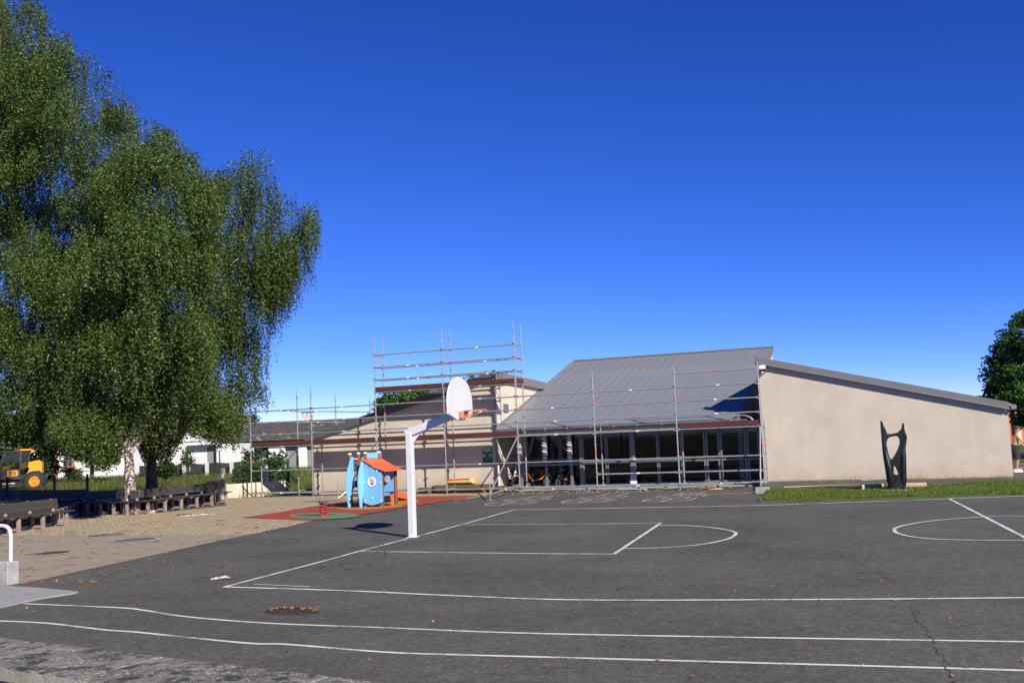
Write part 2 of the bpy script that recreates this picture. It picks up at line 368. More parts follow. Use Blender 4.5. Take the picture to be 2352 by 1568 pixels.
M['orange_metal'] = simple('orange_steel', (.58, .23, .12), .5, 0, .15, 10)
M['bronze'] = None
def mk_bronze():
    t = NT('green_bronze'); n = t.noise(4, 6, .65, t.stretch(1, 1, .5)); col = t.ramp(n, [(.35, (.013, .0145, .012)), (.65, (.03, .042, .036))]); t.bump(t.noise(14, 4), .12, .02); return t.done(col, .36, .55)
M['bronze'] = mk_bronze()
def mk_glass(name='window_glass', tint=(.75, .8, .8), k=1.0):
    t = NT(name); tr = t.n('ShaderNodeBsdfTransparent'); tr.inputs[0].default_value = rgba(tint); gl = t.n('ShaderNodeBsdfGlossy'); gl.inputs['Roughness'].default_value = .03
    fr = t.n('ShaderNodeFresnel', i_IOR=1.4); mx = t.n('ShaderNodeMixShader'); t.l(fr.outputs[0], mx.inputs[0]); t.l(tr.outputs[0], mx.inputs[1]); t.l(gl.outputs[0], mx.inputs[2]); t.l(mx.outputs[0], t.t.nodes['Material Output'].inputs[0]); return t.m
M['glass'] = mk_glass(); M['cab_glass'] = mk_glass('cab_glass', (.55, .66, .62))
M['frame'] = simple('grey_aluminium', (.21, .21, .208), .45, .3, .08, 5)
M['inner_frame'] = simple('dark_aluminium', (.2, .2, .2), .5, .2, .1, 5)
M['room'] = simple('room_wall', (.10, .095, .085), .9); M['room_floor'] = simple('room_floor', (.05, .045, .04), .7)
M['blue'] = simple('sky_blue_panel', (.17, .47, .80), .5, 0, .05, 5); M['blue_dark'] = simple('navy_panel', (.03, .075, .16), .5)
M['orange'] = simple('orange_panel', (.78, .13, .035), .5, 0, .06, 5); M['white_plastic'] = simple('white_plastic', (.8, .8, .8), .4, var=.03)
M['black'] = simple('black_plastic', (.02, .02, .02), .55); M['grey_steel'] = simple('grey_steel', (.22, .22, .22), .4, .5)
M['red_paint'] = simple('red_paint', (.36, .022, .016), .4); M['yellow'] = simple('machine_yellow', (.78, .30, .015), .45, 0, .1, 3); M['yellow_wood'] = simple('yellow_board', (.62, .40, .10), .7)
M['tyre'] = simple('tyre_rubber', (.035, .032, .03), .9, var=.4, scale=8); M['machine_black'] = simple('machine_black', (.022, .022, .025), .55, var=.3)
M['tile'] = None
def mk_tile(name, a, b):
    t = NT(name); geo = t.n('ShaderNodeNewGeometry'); oi = t.n('ShaderNodeObjectInfo'); ad = t.n('ShaderNodeMath', operation='ADD'); t.l(oi.outputs['Random'], ad.inputs[0]); t.l(geo.outputs['Random Per Island'], ad.inputs[1]); fr = t.n('ShaderNodeMath', operation='FRACT'); t.l(ad.outputs[0], fr.inputs[0])
    col = t.ramp(fr.outputs[0], [(0, a), (.97, b), (.985, (.3, .29, .26)), (1, (.3, .29, .26))]); return t.done(col, .9)
M['tile'] = mk_tile('slate_tile', (.045, .042, .04), (.085, .078, .072))
M['brick_wall'] = simple('orange_brick', (.42, .13, .06), .9, var=.25, scale=9); M['dark_wood'] = simple('dark_cladding', (.03, .03, .032), .8, var=.3); M['grey_panel'] = simple('grey_panel', (.18, .185, .19), .7)
M['green_metal'] = simple('dark_green_steel', (.012, .05, .035), .5); M['wire'] = simple('fence_wire', (.05, .065, .055), .5, .3)
M['sign_green'] = simple('sign_green', (.015, .24, .05), .45, var=.04); M['sign_dark'] = simple('sign_dark_green', (.008, .10, .03), .45, var=.04)
M['rust'] = simple('rusty_iron', (.10, .052, .035), .8, .3, .3, 8); M['skin'] = simple('skin', (.42, .22, .14), .55, var=.1, scale=10); M['shorts'] = simple('black_cotton', (.018, .018, .022), .9)
M['hair'] = simple('dark_hair', (.04, .028, .02), .7); M['terracotta'] = simple('terracotta', (.45, .12, .06), .8); M['net'] = None
def mk_net():
    t = NT('shade_net'); tr = t.n('ShaderNodeBsdfTransparent'); mx = t.n('ShaderNodeMixShader', i_0=.86); t.done((.02, .021, .023), .95); t.l(tr.outputs[0], mx.inputs[1]); t.l(t.b.outputs[0], mx.inputs[2]); t.l(mx.outputs[0], t.t.nodes['Material Output'].inputs[0]); return t.m
M['net'] = mk_net()
def mk_stripes():
    t = NT('red_white_tape'); wv = t.n('ShaderNodeTexWave', i_Scale=2.2); t.l(t.tc.outputs['Object'], wv.inputs[0]); return t.done(t.ramp(wv.outputs['Fac'], [(.45, (.65, .03, .02)), (.55, (.75, .75, .75))]), .6)
M['stripe'] = mk_stripes()

# ================================================================== GROUND
c5 = lambda x, y: (1091+x*.29297, 775.2+y*.29297)
c4 = lambda x, y: (918.7+x*.29297, 717.8+y*.29297)
c3 = lambda x, y: (516.8+x*.3112, 717.8+y*.3112)
c7 = lambda x, y: (287+x*.1953, 964.7+y*.1953)
struct('ground', MB().add([(-1500,-300,-.03),(1500,-300,-.03),(1500,2200,-.03),(-1500,2200,-.03)], [(0,1,2,3)]), M['turf'])
struct('asphalt_yard', sheet([(-42,-8),(70,-8),(70,62),W(17.4,16),W(-9.5,16),W(-9.6,1.2),W(-15.5,.6),(-17,34.5),(-42,33)], 0.0), M['asphalt'])
struct('path', sheet([G(650,1134),G(719,1134),G(719,1090),G(690,1092),G(664,1104)], -.012), M['asphalt'])
# painted court
def line(name, pts, wd=.07, m='paint_line', z=.004, sm=True):
    pts = [G(*p) for p in pts]; pts = spline(pts, 8) if sm and len(pts) > 2 else [pts[0].lerp(pts[-1], i/8) for i in range(9)] if len(pts) == 2 else pts
    return struct(name, ribbon(pts, wd, z, jit=.06), M[m])
line('court_baseline', [(514.4,1347.7),(746.5,1287),(824.6,1265.5),(938,1236.2)])
line('court_baseline', [(960,1230.6),(1059,1204.4),(1180,1170.4)])
line('court_sideline', [(513,1347.9),(800,1357),(1060,1369),(1340,1378),(1890,1377),(2352,1373),(2480,1372)], .08, z=.008)
line('court_sideline', [(1179,1170.6),(1460,1166),(1740,1160.5),(2050,1150),(2352,1139),(2500,1134)], .1, z=.008)
line('court_key_line', [(828,1265.4),(1205,1270.5),(1413,1272)]); line('court_key_line', [(1063,1204.4),(1300,1203),(1520,1201)])
line('free_throw_line', [(1411,1272.1),(1518,1201)], z=.008)
line('free_throw_arc', [(1514,1206.5),(1580,1207),(1640,1212),(1680,1219),(1690,1226),(1670,1238),(1610,1250),(1530,1257),(1433,1259.5)], z=.006)
line('half_way_line', [(2179,1144.5),(2352,1233),(2450,1283)], z=.006)
line('centre_circle', [(2440,1190),(2352,1185.5),(2280,1186.5),(2200,1191),(2120,1199),(2068,1209),(2054,1217.5),(2068,1227),(2120,1236),(2200,1240),(2352,1241.5),(2450,1240)], z=.010)
line('track_line', [(55,1386),(270,1395),(330,1401),(430,1416),(620,1431),(880,1441),(1180,1453),(1600,1461.5),(2352,1473.5),(2450,1475)], .06)
line('track_line', [(-60,1423),(0,1425.5),(110,1431),(240,1446),(320,1452),(560,1476),(660,1479.5),(880,1497),(1060,1503.5),(1300,1510),(1700,1521),(2100,1532),(2352,1539.5),(2450,1542)], .06)
line('faded_line', [(584,1341),(660,1344.5),(713,1347)], .05, 'chalk')
line('distant_court_line', [(2338,1064.5),(2400,1067)], .16); line('distant_court_line', [(2338,1073),(2400,1076)], .14)
def hopscotch(a, b, wpx):
    A, B = G(*c5(*a)), G(*c5(*b)); ax = B-A; L = ax.length; ax.normalize(); wv = Vector((ax.y, -ax.x, 0)); hw = wpx
    P = lambda s, t: A + ax*(s*L) + wv*t*hw
    segs = [[P(.2+.2*math.cos(t), math.sin(t)) for t in np.linspace(PI/2, 3*PI/2, 14)], [P(.2,-1),P(.36,-1)], [P(.2,1),P(.36,1)], [P(.2,-1),P(.2,1)], [P(.36,-1),P(.36,1)], [P(.02,0),P(.36,0)],
            [P(.36,-.5),P(.52,-.5)], [P(.36,.5),P(.52,.5)], [P(.52,-1),P(.52,1)], [P(.52,-1),P(.68,-1)], [P(.52,1),P(.68,1)], [P(.68,-1),P(.68,1)], [P(.52,0),P(.68,0)], [P(.68,-.5),P(1,-.5)], [P(.68,.5),P(1,.5)], [P(1,-.5),P(1,.5)], [P(.84,-.5),P(.84,.5)]]
    mb = MB()
    for k, sg in enumerate(segs):
        r = ribbon(sg, .065, .003+.0007*k); mb.add(r.v, r.f)
    struct('hopscotch_marking', mb, M['chalk'])
hopscotch((190,1313), (540,1243), .75); hopscotch((800,1297), (1120,1224), .75); hopscotch((1450,1287), (1720,1215), .75)
# cracks and damp hollows in the asphalt
def crack(pts, wd=.03, z=.0045):
    wd *= .45
    P = spline([G(*p) for p in pts], 7); P = [p + Vector((random.uniform(-.03,.03), random.uniform(-.05,.05), 0)) for p in P]
    struct('asphalt_crack', ribbon(P, wd, z, jit=.7), M['crack'])
crack([(2098,1402),(2112,1428),(2128,1450),(2150,1485),(2163,1505),(2185,1548),(2200,1575)], .025)
crack([(1742,1152),(1728,1172),(1718,1200),(1702,1235),(1692,1256)], .13); crack([(660,1295),(700,1305),(760,1309),(830,1307),(905,1312)], .05)
crack([(880,1266),(886,1273),(884,1282)], .05); crack([(1040,1333),(1300,1320),(1600,1322)], .018); crack([(1850,1245),(1990,1300),(2060,1340)], .012)
# brick paving: bedding sheet, 300 nearest bricks singly, the rest as one
pave = [G(50,1340),G(712,1196),G(1110,1138.5),W(-1.4,.35),W(-9.9,.35),W(-13.6,.2),G(522,1162),G(330,1184)+Vector((0,1,0)),C2+Vector((0,.5,0)) if 0 else G(300,1178),G(150,1180),G(130,1205),G(0,1230),G(-160,1262),G(-160,1330)]
bp = struct('brick_paving', sheet(pave, .004), M['joint'])
bm_ = MB(); bm_.hexa([(-.107,-.05,0),(.107,-.05,0),(.107,.05,0),(-.107,.05,0),(-.1,-.044,.012),(.1,-.044,.012),(.1,.044,.012),(-.1,.044,.012)]); bm_.f.pop(0); bm_.m.pop(0)
brick_me = bm_.mesh('paving_brick', M['paver'])
xs_, ys_ = [], []
for j in range(-140, 60):
    for i in range(-75, 12):
        xs_.append(i*.22+(.11 if j % 2 else 0)); ys_.append(j*.106)
bx, by = np.array(xs_), np.array(ys_)
bu, bv = O2.x+ux.x*bx+nx.x*by, O2.y+ux.y*bx+nx.y*by
kp = inpoly(bu, bv, pave); bu, bv = bu[kp], bv[kp]; vis = (bu/bv*FOC+1176 > -30)
bu, bv = bu[vis], bv[vis]; o_ = np.argsort(bv); bu, bv = bu[o_], bv[o_]
for k in range(min(300, len(bu))):
    link('paving_brick', brick_me, bp, (bu[k], bv[k], .004+random.uniform(-.003,.002)), (random.uniform(-.012,.012), random.uniform(-.012,.012), TH+random.uniform(-.015,.015)))
mb = MB(); bverts = np.array([v.co for v in brick_me.vertices]); bfaces = [tuple(p.vertices) for p in brick_me.polygons]; ct, st_ = math.cos(TH), math.sin(TH)
for k in range(300, len(bu)):
    dz = random.uniform(-.003,.002); tl = random.uniform(-.014,.014)
    mb.add([(bu[k]+v[0]*ct-v[1]*st_, bv[k]+v[0]*st_+v[1]*ct, .004+v[2]+dz+v[0]*tl) for v in bverts], bfaces)
me = bpy.data.meshes.new('paving_brick'); me.from_pydata(mb.v, [], mb.f); me.materials.append(M['paver']); o = link('paving_brick', me, bp); o['kind'] = 'stuff'
# rubber play surface
red = [(552.6,1190),(640,1177),(733,1161),(800,1150),(870,1144.5),(940,1141),(1030,1139),(1106,1138.2),(1060,1146),(950,1163),(820,1184),(712,1196.5)]
struct('red_play_surface', sheet([G(*p) for p in red], .020), M['rub_red'])
yel = spline([G(*p) for p in [(757,1165),(790,1171),(825,1171.6),(857,1170),(890,1167.5),(921,1164.5),(928,1160),(945,1158),(962,1153),(955,1148.5),(920,1146),(870,1147),(820,1151),(775,1157)]]+[G(757,1165)], 4)[:-1]
struct('ochre_play_surface', sheet(yel, .024), M['rub_yel'])
gc = G(744,1185.3); gl_, gr_ = G(664,1185), G(824,1184.4); gb, gt_ = G(744,1193), G(744,1178); ea, eb = (gr_-gl_)/2, (gt_-gb)/2; gc = (gb+gt_)/2
struct('green_play_surface', sheet([gc+ea*math.cos(t)+eb*math.sin(t)*(1+.05*math.sin(3*t)) for t in np.linspace(0, 2*PI, 40)[:-1]], .024), M['rub_grn'])
# pale slab, manholes
struct('concrete_pad', MB().prism([G(-260,1333,.0),G(0,1346),G(95,1352),G(165,1358.5),G(180,1361),G(170,1363.5),G(90,1376),G(0,1396),G(-260,1450)], (0,0,.02)), M['slab'])
def manhole(px, py, R, m, label):
    p = G(px, py); t = thing('manhole_cover', label, 'manhole cover', (p.x,p.y,.014), TH, 'manhole covers in the brick paving')
    part('concrete_collar', MB().lathe([(R*1.12,0),(R*1.12,.006),(R*1.01,.007)], (0,0,0), seg=36).box(-R*1.3,-R*.9,-R*.5,R*.5,0,.005).box(R*.9,R*1.3,-R*.4,R*.5,0,.005), M['concrete'], t)
    mb = MB().lathe([(R,0),(R,.008),(0,.012)], (0,0,0), seg=36)
    for k in range(-3,4): mb.box(-R*.7+abs(k)*.05,R*.7-abs(k)*.05,k*R*.22-.012,k*R*.22+.012,.01,.017)
    part('iron_lid', mb, m, t)
manhole(122,1271,.36,M['rust'],'rusty brown round manhole cover in the brick paving nearest the white handrail')
manhole(310,1241,.50,M['grey_steel'],'large grey round manhole cover in the middle of the brick paving')
# foreground step: coping slabs on a recessed riser
zt = .30; fa, fb = G(0,1462,zt), G(900,1568,zt); na = G(0,1531,zt); dl = (fb-fa).normalized(); wv = Vector((dl.y,-dl.x,0)); wd_ = (na-fa).dot(wv)
t = thing('stone_step', 'lichen speckled concrete step ledge along the bottom left edge of the yard', 'step', (fa.x,fa.y,0), math.atan2(dl.y,dl.x))
jx = (G(191,1553,zt)-fa).dot(dl)
for k in range(-2, 4):
    x0 = jx+k*2.0+.008; x1 = jx+(k+1)*2.0-.008
    cm = MB().hexa([(x0,-wd_,zt-.13),(x1,-wd_,zt-.13),(x1,.0,zt-.13),(x0,.0,zt-.13),(x0,-wd_,zt),(x1,-wd_,zt),(x1,0,zt+random.uniform(-.004,.004)),(x0,0,zt)]); cm.m[2] = 1; part('coping_slab', cm, [M['ledge'], M['mossy']], t, bevel=.012)
part('riser', MB().box(jx-4,jx+8,-wd_+.22,-.04,-.02,zt-.131), M['mossy'], t)
struct('soil_bed', sheet([fa+dl*-6+wv*.2, fa+dl*7+wv*.2, fa+dl*7+wv*3, fa+dl*-6+wv*3], .012), M['soil'])

# ================================================================== SCHOOL BUILDING
uc = FN(1137,1000,1.05)[0]; ul = FN(719,1000,1.05)[0]
zpk = FN(1135,862,1.05)[1]; zlo = FN(720,1001,1.05)[1]
nr, zr = FU(1322,829,uc+.1); ur, zr2 = FN(1773,801,nr); zr = (zr+zr2)/2
ne = 1.15; ze = 2.43
ns, zs = FU(1255,889,uc)
B = thing('school_building', 'low school with beige rendered walls and grey standing seam metal roof behind scaffolding', 'building', O2, TH)
print('bldg', round(uc,2), round(ul,2), 'zpk', zpk, zlo, 'ridge', nr, zr, zr2, ur, 'side', ns, zs)
sl_ = (zr-ze)/(nr-ne)
# left wing
part('front_wall', MB().prism([(ul,1.05,-.05),(uc-.003,1.05,-.05),(uc-.003,1.05,zpk-.12),(ul,1.05,zlo-.12)], (0,.25,0)), M['stucco'], B)
nb = 12.0; zb = zpk-.12+(zs-zpk)/(ns-1.05)*(nb-1.05)
part('side_wall', MB().prism([(uc,1.302,-.05),(uc,nb,-.05),(uc,nb,zb),(uc,1.302,zpk-.13),], (-.22,0,0)).box(uc-.22,uc,1.051,1.3,-.05,zpk-.13), M['stucco'], B)
dz = zb+.12-zpk
rp = [(ul-.35,.93,zlo-.12),(uc+.12,.93,zpk-.0),(uc+.12,nb,zpk+dz),(ul-.35,nb,zlo-.12+dz)]
wr = part('wing_roof', MB().hexa([Vector(p)+Vector((0,.03,-.06)) for p in rp]+[Vector(p)+Vector((0,.03,.12)) for p in rp]), M['zinc'], B); wr['label'] = 'dark low roof of the left wing'
part('fascia', MB().hexa([(ul-.37,.90,zlo-.26),(uc+.14,.90,zpk-.12),(uc+.14,.928,zpk-.12),(ul-.37,.928,zlo-.26),(ul-.37,.90,zlo+.02),(uc+.14,.90,zpk+.16),(uc+.14,.928,zpk+.16),(ul-.37,.928,zlo+.02)]), M['fascia_dark'], B)
part('fascia', MB().hexa([(uc+.142,.93,zpk-.16),(uc+.165,.93,zpk-.16),(uc+.165,nb,zpk+dz-.16),(uc+.142,nb,zpk+dz-.16),(uc+.142,.93,zpk+.17),(uc+.165,.93,zpk+.17),(uc+.165,nb,zpk+dz+.17),(uc+.142,nb,zpk+dz+.17)]), M['fascia'], B)
part('corner_cap', MB().box(uc+.05,uc+.19,.86,.899,zpk-.2,zpk+.2), M['fascia_dark'], B)
part('back_wall', MB().box(ul,uc-.25,nb,nb+.2,-.05,zb-.3), M['stucco'], B)
part('end_wall', MB().box(ul,ul+.2,1.31,nb-.01,-.05,zlo-.2), M['stucco'], B)
part('downpipe', MB().tube([(uc+.09,1.0,zpk-.3),(uc+.09,1.0,1.0)], .04, 8), M['grey_steel'], B, True)
part('downpipe', MB().tube([(uc+.09,1.0,.99),(uc+.09,1.0,.05)], .055, 8).tube([(uc+.09,1.0,.98),(uc+.09,1.0,1.03)], .065, 8), M['cream_wall'], B, True)
part('vent_plate', MB().box(uc,uc+.025,2.0,2.5,3.1,3.45).box(uc+.025,uc+.04,2.05,2.45,3.14,3.41), M['grey_steel'], B)
# main roof
NP = 23; pw = (ur-uc-.06)/NP; slope_len = math.hypot(nr-ne+.12, zr-ze)
rf = part('roof', MB().hexa([(uc+.02,ne,ze-.1),(ur,ne,ze-.1),(ur,nr,zr-.1),(uc+.02,nr,zr-.1),(uc+.02,ne,ze-.01),(ur,ne,ze-.01),(ur,nr,zr-.01),(uc+.02,nr,zr-.01)]), M['fascia'], B)
pm = MB(); e0 = Vector((0, ne-.08, ze-.08*sl_)); e1 = Vector((0, nr+.02, zr+.02*sl_)); nrm = Vector((0,-sl_,1)).normalized()
for (a, b, h0, h1) in ((.001,pw-.001,.002,.016),(.002,.018,.0165,.032)):
    pm.hexa([e0+Vector((a,0,0))+nrm*h0, e0+Vector((b,0,0))+nrm*h0, e1+Vector((b,0,0))+nrm*h0, e1+Vector((a,0,0))+nrm*h0, e0+Vector((a,0,0))+nrm*h1, e0+Vector((b,0,0))+nrm*h1, e1+Vector((b,0,0))+nrm*h1, e1+Vector((a,0,0))+nrm*h1])
pme = pm.mesh('roof_panel', M['zinc'])
for k in range(NP): link('roof_panel', pme, rf, (uc+.04+k*pw, 0, 0))
part('ridge_cap', MB().box(uc,ur+.05,nr-.06,nr+.16,zr+.02,zr+.09), M['fascia'], B)
part('verge_trim', MB().hexa([(ur+.002,ne,ze-.16),(ur+.05,ne,ze-.16),(ur+.05,nr+.1,zr-.2),(ur+.002,nr+.1,zr-.2),(ur+.002,ne,ze+.08),(ur+.05,ne,ze+.08),(ur+.05,nr+.1,zr+.02),(ur+.002,nr+.1,zr+.02)]), M['fascia'], B)
part('flashing', MB().hexa([(uc+.002,ne,ze+.02),(uc+.034,ne,ze+.02),(uc+.034,nr,zr+.02),(uc+.002,nr,zr+.02),(uc+.002,ne,ze+.10),(uc+.034,ne,ze+.10),(uc+.034,nr,zr+.10),(uc+.002,nr,zr+.10)]), M['fascia'], B)
part('back_wall', MB().box(uc,ur,nr-.1,nr+.1,-.05,zr-.12), M['stucco'], B)
part('end_wall', MB().prism([(ur-.2,2.2,-.05),(ur-.2,nr-.12,-.05),(ur-.2,nr-.12,zr-.16),(ur-.2,2.2,ze+.1)], (.18,0,0)), M['stucco'], B)
gt = MB()
prof = [(math.cos(a)*.075, math.sin(a)*.075) for a in np.linspace(PI, 2*PI, 9)]
gv = [(x, ne-.17+p, ze-.03+q) for x in (uc+.05, 8.45) for p, q in prof]; gt.add(gv, [(i,i+1,i+10,i+9) for i in range(8)])
for k in range(11): gt.box(uc+.3+k*.92,uc+.33+k*.92,ne-.252,ne-.09,ze-.115,ze-.02)
part('gutter', gt, M['zinc'], B)
part('eave_board', MB().box(uc+.03,8.5,ne-.085,ne-.045,ze-.24,ze-.115), M['beam'], B)
part('soffit', MB().box(uc+.03,8.5,ne-.04,3.6,ze-.2,ze-.16), M['dark_wood'], B)
# right wing
wl = FN(1752,1000,.95)[0]; wr_ = FN(2320,1000,.95)[0]
zA = FN(1745,836,.95)[1]; uA = FN(1745,836,.95)[0]; uB, zB = FN(2316,939,.95)
zz = lambda u: zA+(zB-zA)*(u-uA)/(uB-uA)
part('front_wall', MB().prism([(wl,.95,-.05),(wr_,.95,-.05),(wr_,.95,zz(wr_)+.1),(wl,.95,zz(wl)+.1)], (0,.25,0)), M['stucco'], B)
part('end_wall', MB().box(wr_-.2,wr_,1.202,11,-.05,zz(wr_)), M['stucco'], B)
part('inner_wall', MB().box(wl,wl+.2,1.202,11,-.05,zz(wl)), M['stucco'], B)
part('back_wall', MB().box(wl+.21,wr_-.21,10.8,11,-.05,zz(wr_)), M['stucco'], B)
fl, frr = uA-.1, uB+.02
def slope_box(a, b, n0, n1, d0, d1): return MB().hexa([(a,n0,zz(a)+d0),(b,n0,zz(b)+d0),(b,n1,zz(b)+d0),(a,n1,zz(a)+d0),(a,n0,zz(a)+d1),(b,n0,zz(b)+d1),(b,n1,zz(b)+d1),(a,n1,zz(a)+d1)])
part('wing_roof', slope_box(fl+.02, frr+.1, .86, 11.2, .1, .2), M['zinc'], B)
part('fascia', slope_box(fl, frr, .80, .858, .03, .235), M['fascia'], B)
part('drip_trim', slope_box(fl-.02, frr, .785, .90, -.005, .028), M['zinc'], B)
part('barge_end', MB().box(fl-.06,fl-.002,.8,1.1,zz(fl)-.02,zz(fl)+.3), M['fascia'], B)
part('gutter', MB().tube([(frr+.14,.78,zz(frr)+.07),(frr+.14,11,zz(frr)+.07)], .085, 10), M['zinc'], B, True)
# glazing
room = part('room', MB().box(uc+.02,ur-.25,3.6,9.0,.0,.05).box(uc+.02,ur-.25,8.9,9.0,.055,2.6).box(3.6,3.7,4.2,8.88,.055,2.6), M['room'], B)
for k in range(5):    # tables inside
    u0 = 2.9+k*1.15; part('room_table', MB().box(u0,u0+.9,4.3+(k%2),4.9+(k%2),.62,.66).box(u0+.05,u0+.09,4.35+(k%2),4.39+(k%2),.05,.62).box(u0+.8,u0+.84,4.35+(k%2),4.39+(k%2),.05,.62), M['inner_frame'], B)
NG = 2.05; zs_, zt_, zh = .13, FN(*c5(1100,968), NG)[1], 2.22
def um(x, y=950, n=NG): return FN(*c5(x,y), n)[0]
def window(u0, u1, n, z0, z1, sash=.05, glass='glass', frame='frame', name='window'):
    f = MB(); a, b, dn = sash, sash, .06
    f.box(u0,u0+a,n,n+dn,z0,z1).box(u1-a,u1,n,n+dn,z0,z1).box(u0+a,u1-a,n+.002,n+dn-.002,z0,z0+b).box(u0+a,u1-a,n+.002,n+dn-.002,z1-b,z1)
    o = part(name, f, M[frame], B); part('pane', MB().box(u0+a,u1-a,n+.025,n+.031,z0+b,z1-b), M[glass], o); return o
cols = [um(x) for x in (845, 1033, 1240, 1437, 1625, 1812, 1925, 2135, 2240)]
for k in range(8):
    u0, u1 = cols[k]+.012, cols[k+1]-.012
    if k < 4:
        window(u0, u1, NG, zs_, zt_-.035); window(u0, u1, NG, zt_+.035, zh)
    else:
        window(u0, u1, NG, zs_, zt_-.02, .07); window(u0, u1, NG, zt_+.02, zh, .07)
part('transom', MB().box(cols[0],cols[4],NG-.02,NG+.08,zt_-.033,zt_+.033), M['frame'], B)
part('mullion', MB().box(cols[2]-.1,cols[2]+.1,NG-.06,NG+.12,.1,ze-.21), M['frame'], B)
part('mullion', MB().box(cols[0]-.12,cols[0]+.02,NG-.05,NG+.12,.1,ze-.21), M['frame'], B)
part('head_panel', MB().box(cols[0],cols[-1],NG+.001,NG+.09,zh+.003,ze-.21), M['inner_frame'], B)
part('sill', MB().box(cols[0],cols[-1]+.3,NG-.12,NG+.15,.02,zs_-.004), M['frame'], B)
part('plinth', MB().box(uc+.01,8.5,1.35,3.6,-.03,.045), M['concrete'], B)
# recessed porch on the left: inner glass wall and three louvre posts with their blade holders
NI = 3.1
for (a, b) in ((uc+.5, .55), (.57, 1.45), (1.47, cols[0]-.14)):
    window(a, b, NI, .1, 1.05, .06, frame='inner_frame'); window(a, b, NI, 1.1, 2.2, .06, frame='inner_frame')
part('white_jamb', MB().box(uc+.01,uc+.5,NI+.01,NI+.08,.05,2.2), M['cream_wall'], B)
part('return_glazing', MB().box(cols[0]-.14,cols[0]-.10,NG+.13,NI,.06,2.2), M['inner_frame'], B)
for x in (358, 556, 752):
    u0 = um(x, 950, 1.45)
    lp = part('louvre_post', MB().box(u0-.055,u0+.045,1.45,1.53,.04,2.2), M['frame'], B)
    for k in range(9):
        z = 1.1+k*.115; part('blade_holder', MB().hexa([(u0-.062,1.40,z),(u0+.05,1.40,z),(u0+.05,1.449,z),(u0-.062,1.449,z),(u0-.15,1.39,z+.085),(u0+.045,1.39,z+.085),(u0+.045,1.449,z+.085),(u0-.15,1.449,z+.085)]), M['white_metal'], lp)
ua, ub = um(190,990,1.45), um(840,990,1.45)
zq = FN(*c5(600,995),1.45)[1]; part('porch_transom', MB().box(ua,ub,1.47,1.51,zq-.04,zq+.04), M['frame'], B)
part('porch_head', MB().box(ua-.2,ub,1.46,1.52,2.203,2.225), M['frame'], B)
# floodlight under the right eave, sign on the left wall
p = W(*[FN(1752,842,.95)[0],.95], FN(1752,842,.95)[1]-.05)
u0, z0 = FN(1752,843,.8); t = thing('floodlight', 'small white floodlight on a bracket under the eave of the right wall', 'floodlight', W(u0,.95,z0), TH)
part('housing', MB().box(-.13,.13,-.3,-.14,-.09,.09), M['grey_steel'], t, bevel=.01); part('lens', MB().box(-.11,.11,-.309,-.302,-.07,.07), M['white_plastic'], t); part('bracket', MB().bar((-.15,-.22,0),(-.15,-.002,.02),.03,.05).bar((.15,-.22,-.1),(.15,-.002,-.1),.03,.03).bar((-.145,-.22,-.11),(.145,-.22,-.11),.03,.03), M['fascia_dark'], t)
(sx0, sz1), (sx1, sz0) = FN(*c4(646,1042),1.05), FN(*c4(727,1175),1.05); sw, sh = sx1-sx0, sz1-sz0
t = thing('playground_sign', 'green playground rules sign with white heading on the beige wall', 'sign', W((sx0+sx1)/2,1.05,(sz0+sz1)/2), TH)
part('sign_plate', MB().box(-sw/2,sw/2,-.02,-.003,-sh/2,sh/2), M['sign_dark'], t, bevel=.004)
part('sign_header', MB().box(-sw/2+.004,sw/2-.004,-.024,-.021,sh*.09,sh/2-.004), M['sign_green'], t)
mt = Matrix.Translation((0,-.025,sh*.41)) @ Matrix.Rotation(PI/2, 4, 'X'); text_mesh('AIRE DE JEUX', .085, M['white_plastic'], t, mt, bold=.002, sx=.92)
tb = MB()
for k, wdt in enumerate((.34,.40,.42,.40,.2)): 
    z = sh*(.33-.045*k); x = -sw*wdt
    while x < sw*wdt: l = random.uniform(.015,.05); tb.box(x,min(x+l,sw*wdt),-.026,-.0241,z-.007,z+.007); x += l+.012
part('small_print', tb, M['white_plastic'], t)
for sx in (-.31,.31): 
    part('pictogram', MB().box(sx*sw-.05,sx*sw+.05,-.024,-.021,-sh*.16,sh*.01), M['white_metal'], t)
    part('pictogram_figure', MB().ring((sx*sw,-.026,-sh*.075),(0,1,0),.033,.006,16,4).box(sx*sw-.02,sx*sw+.02,-.0265,-.0245,-sh*.085,-sh*.065), M['red_paint'] if sx > 0 else M['grey_steel'], t)
tb = MB()
for k in range(3): tb.box(-.07+k*.05,-.035+k*.05,-.023,-.0205,-sh*.3,-sh*.28)
part('small_print', tb, M['white_plastic'], t)

# ================================================================== SCAFFOLD
SC = thing('scaffold', 'galvanised tube scaffold with brown toe boards standing along the whole front of the school', 'scaffold', O2, TH)
def post(u, n, top, tapes=(1.4, 3.25, 5.25), parent=SC, base=0.0):
    mb = MB().tube([(u,n,base+.16),(u,n,top-.28)], .0255, 8).tube([(u,n,top-.28),(u,n,top)], .018, 8)
    z = base+.18
    while z < top-.3:
        mb.lathe([(.026,-.012),(.062,-.008),(.062,.008),(.026,.012)], (u,n,z), seg=8); z += .5
    mb.lathe([(.027,-.03),(.04,-.02),(.04,.02),(.027,.03)], (u,n,top-.3), seg=8)
    o = part('scaffold_post', mb, M['galv'], parent, True)
    part('base_jack', MB().box(u-.075,u+.075,n-.075,n+.075,base,base+.012).tube([(u,n,base+.012),(u,n,base+.16)], .018, 8).box(u-.07,u+.07,n-.012,n+.012,base+.12,base+.15), M['galv'], parent)
    for z in tapes:
        if z < top-.4: part('tape_band', MB().tube([(u,n,z),(u,n,z+.11)], .028, 8), M['red_tape'], o, True)
    return o
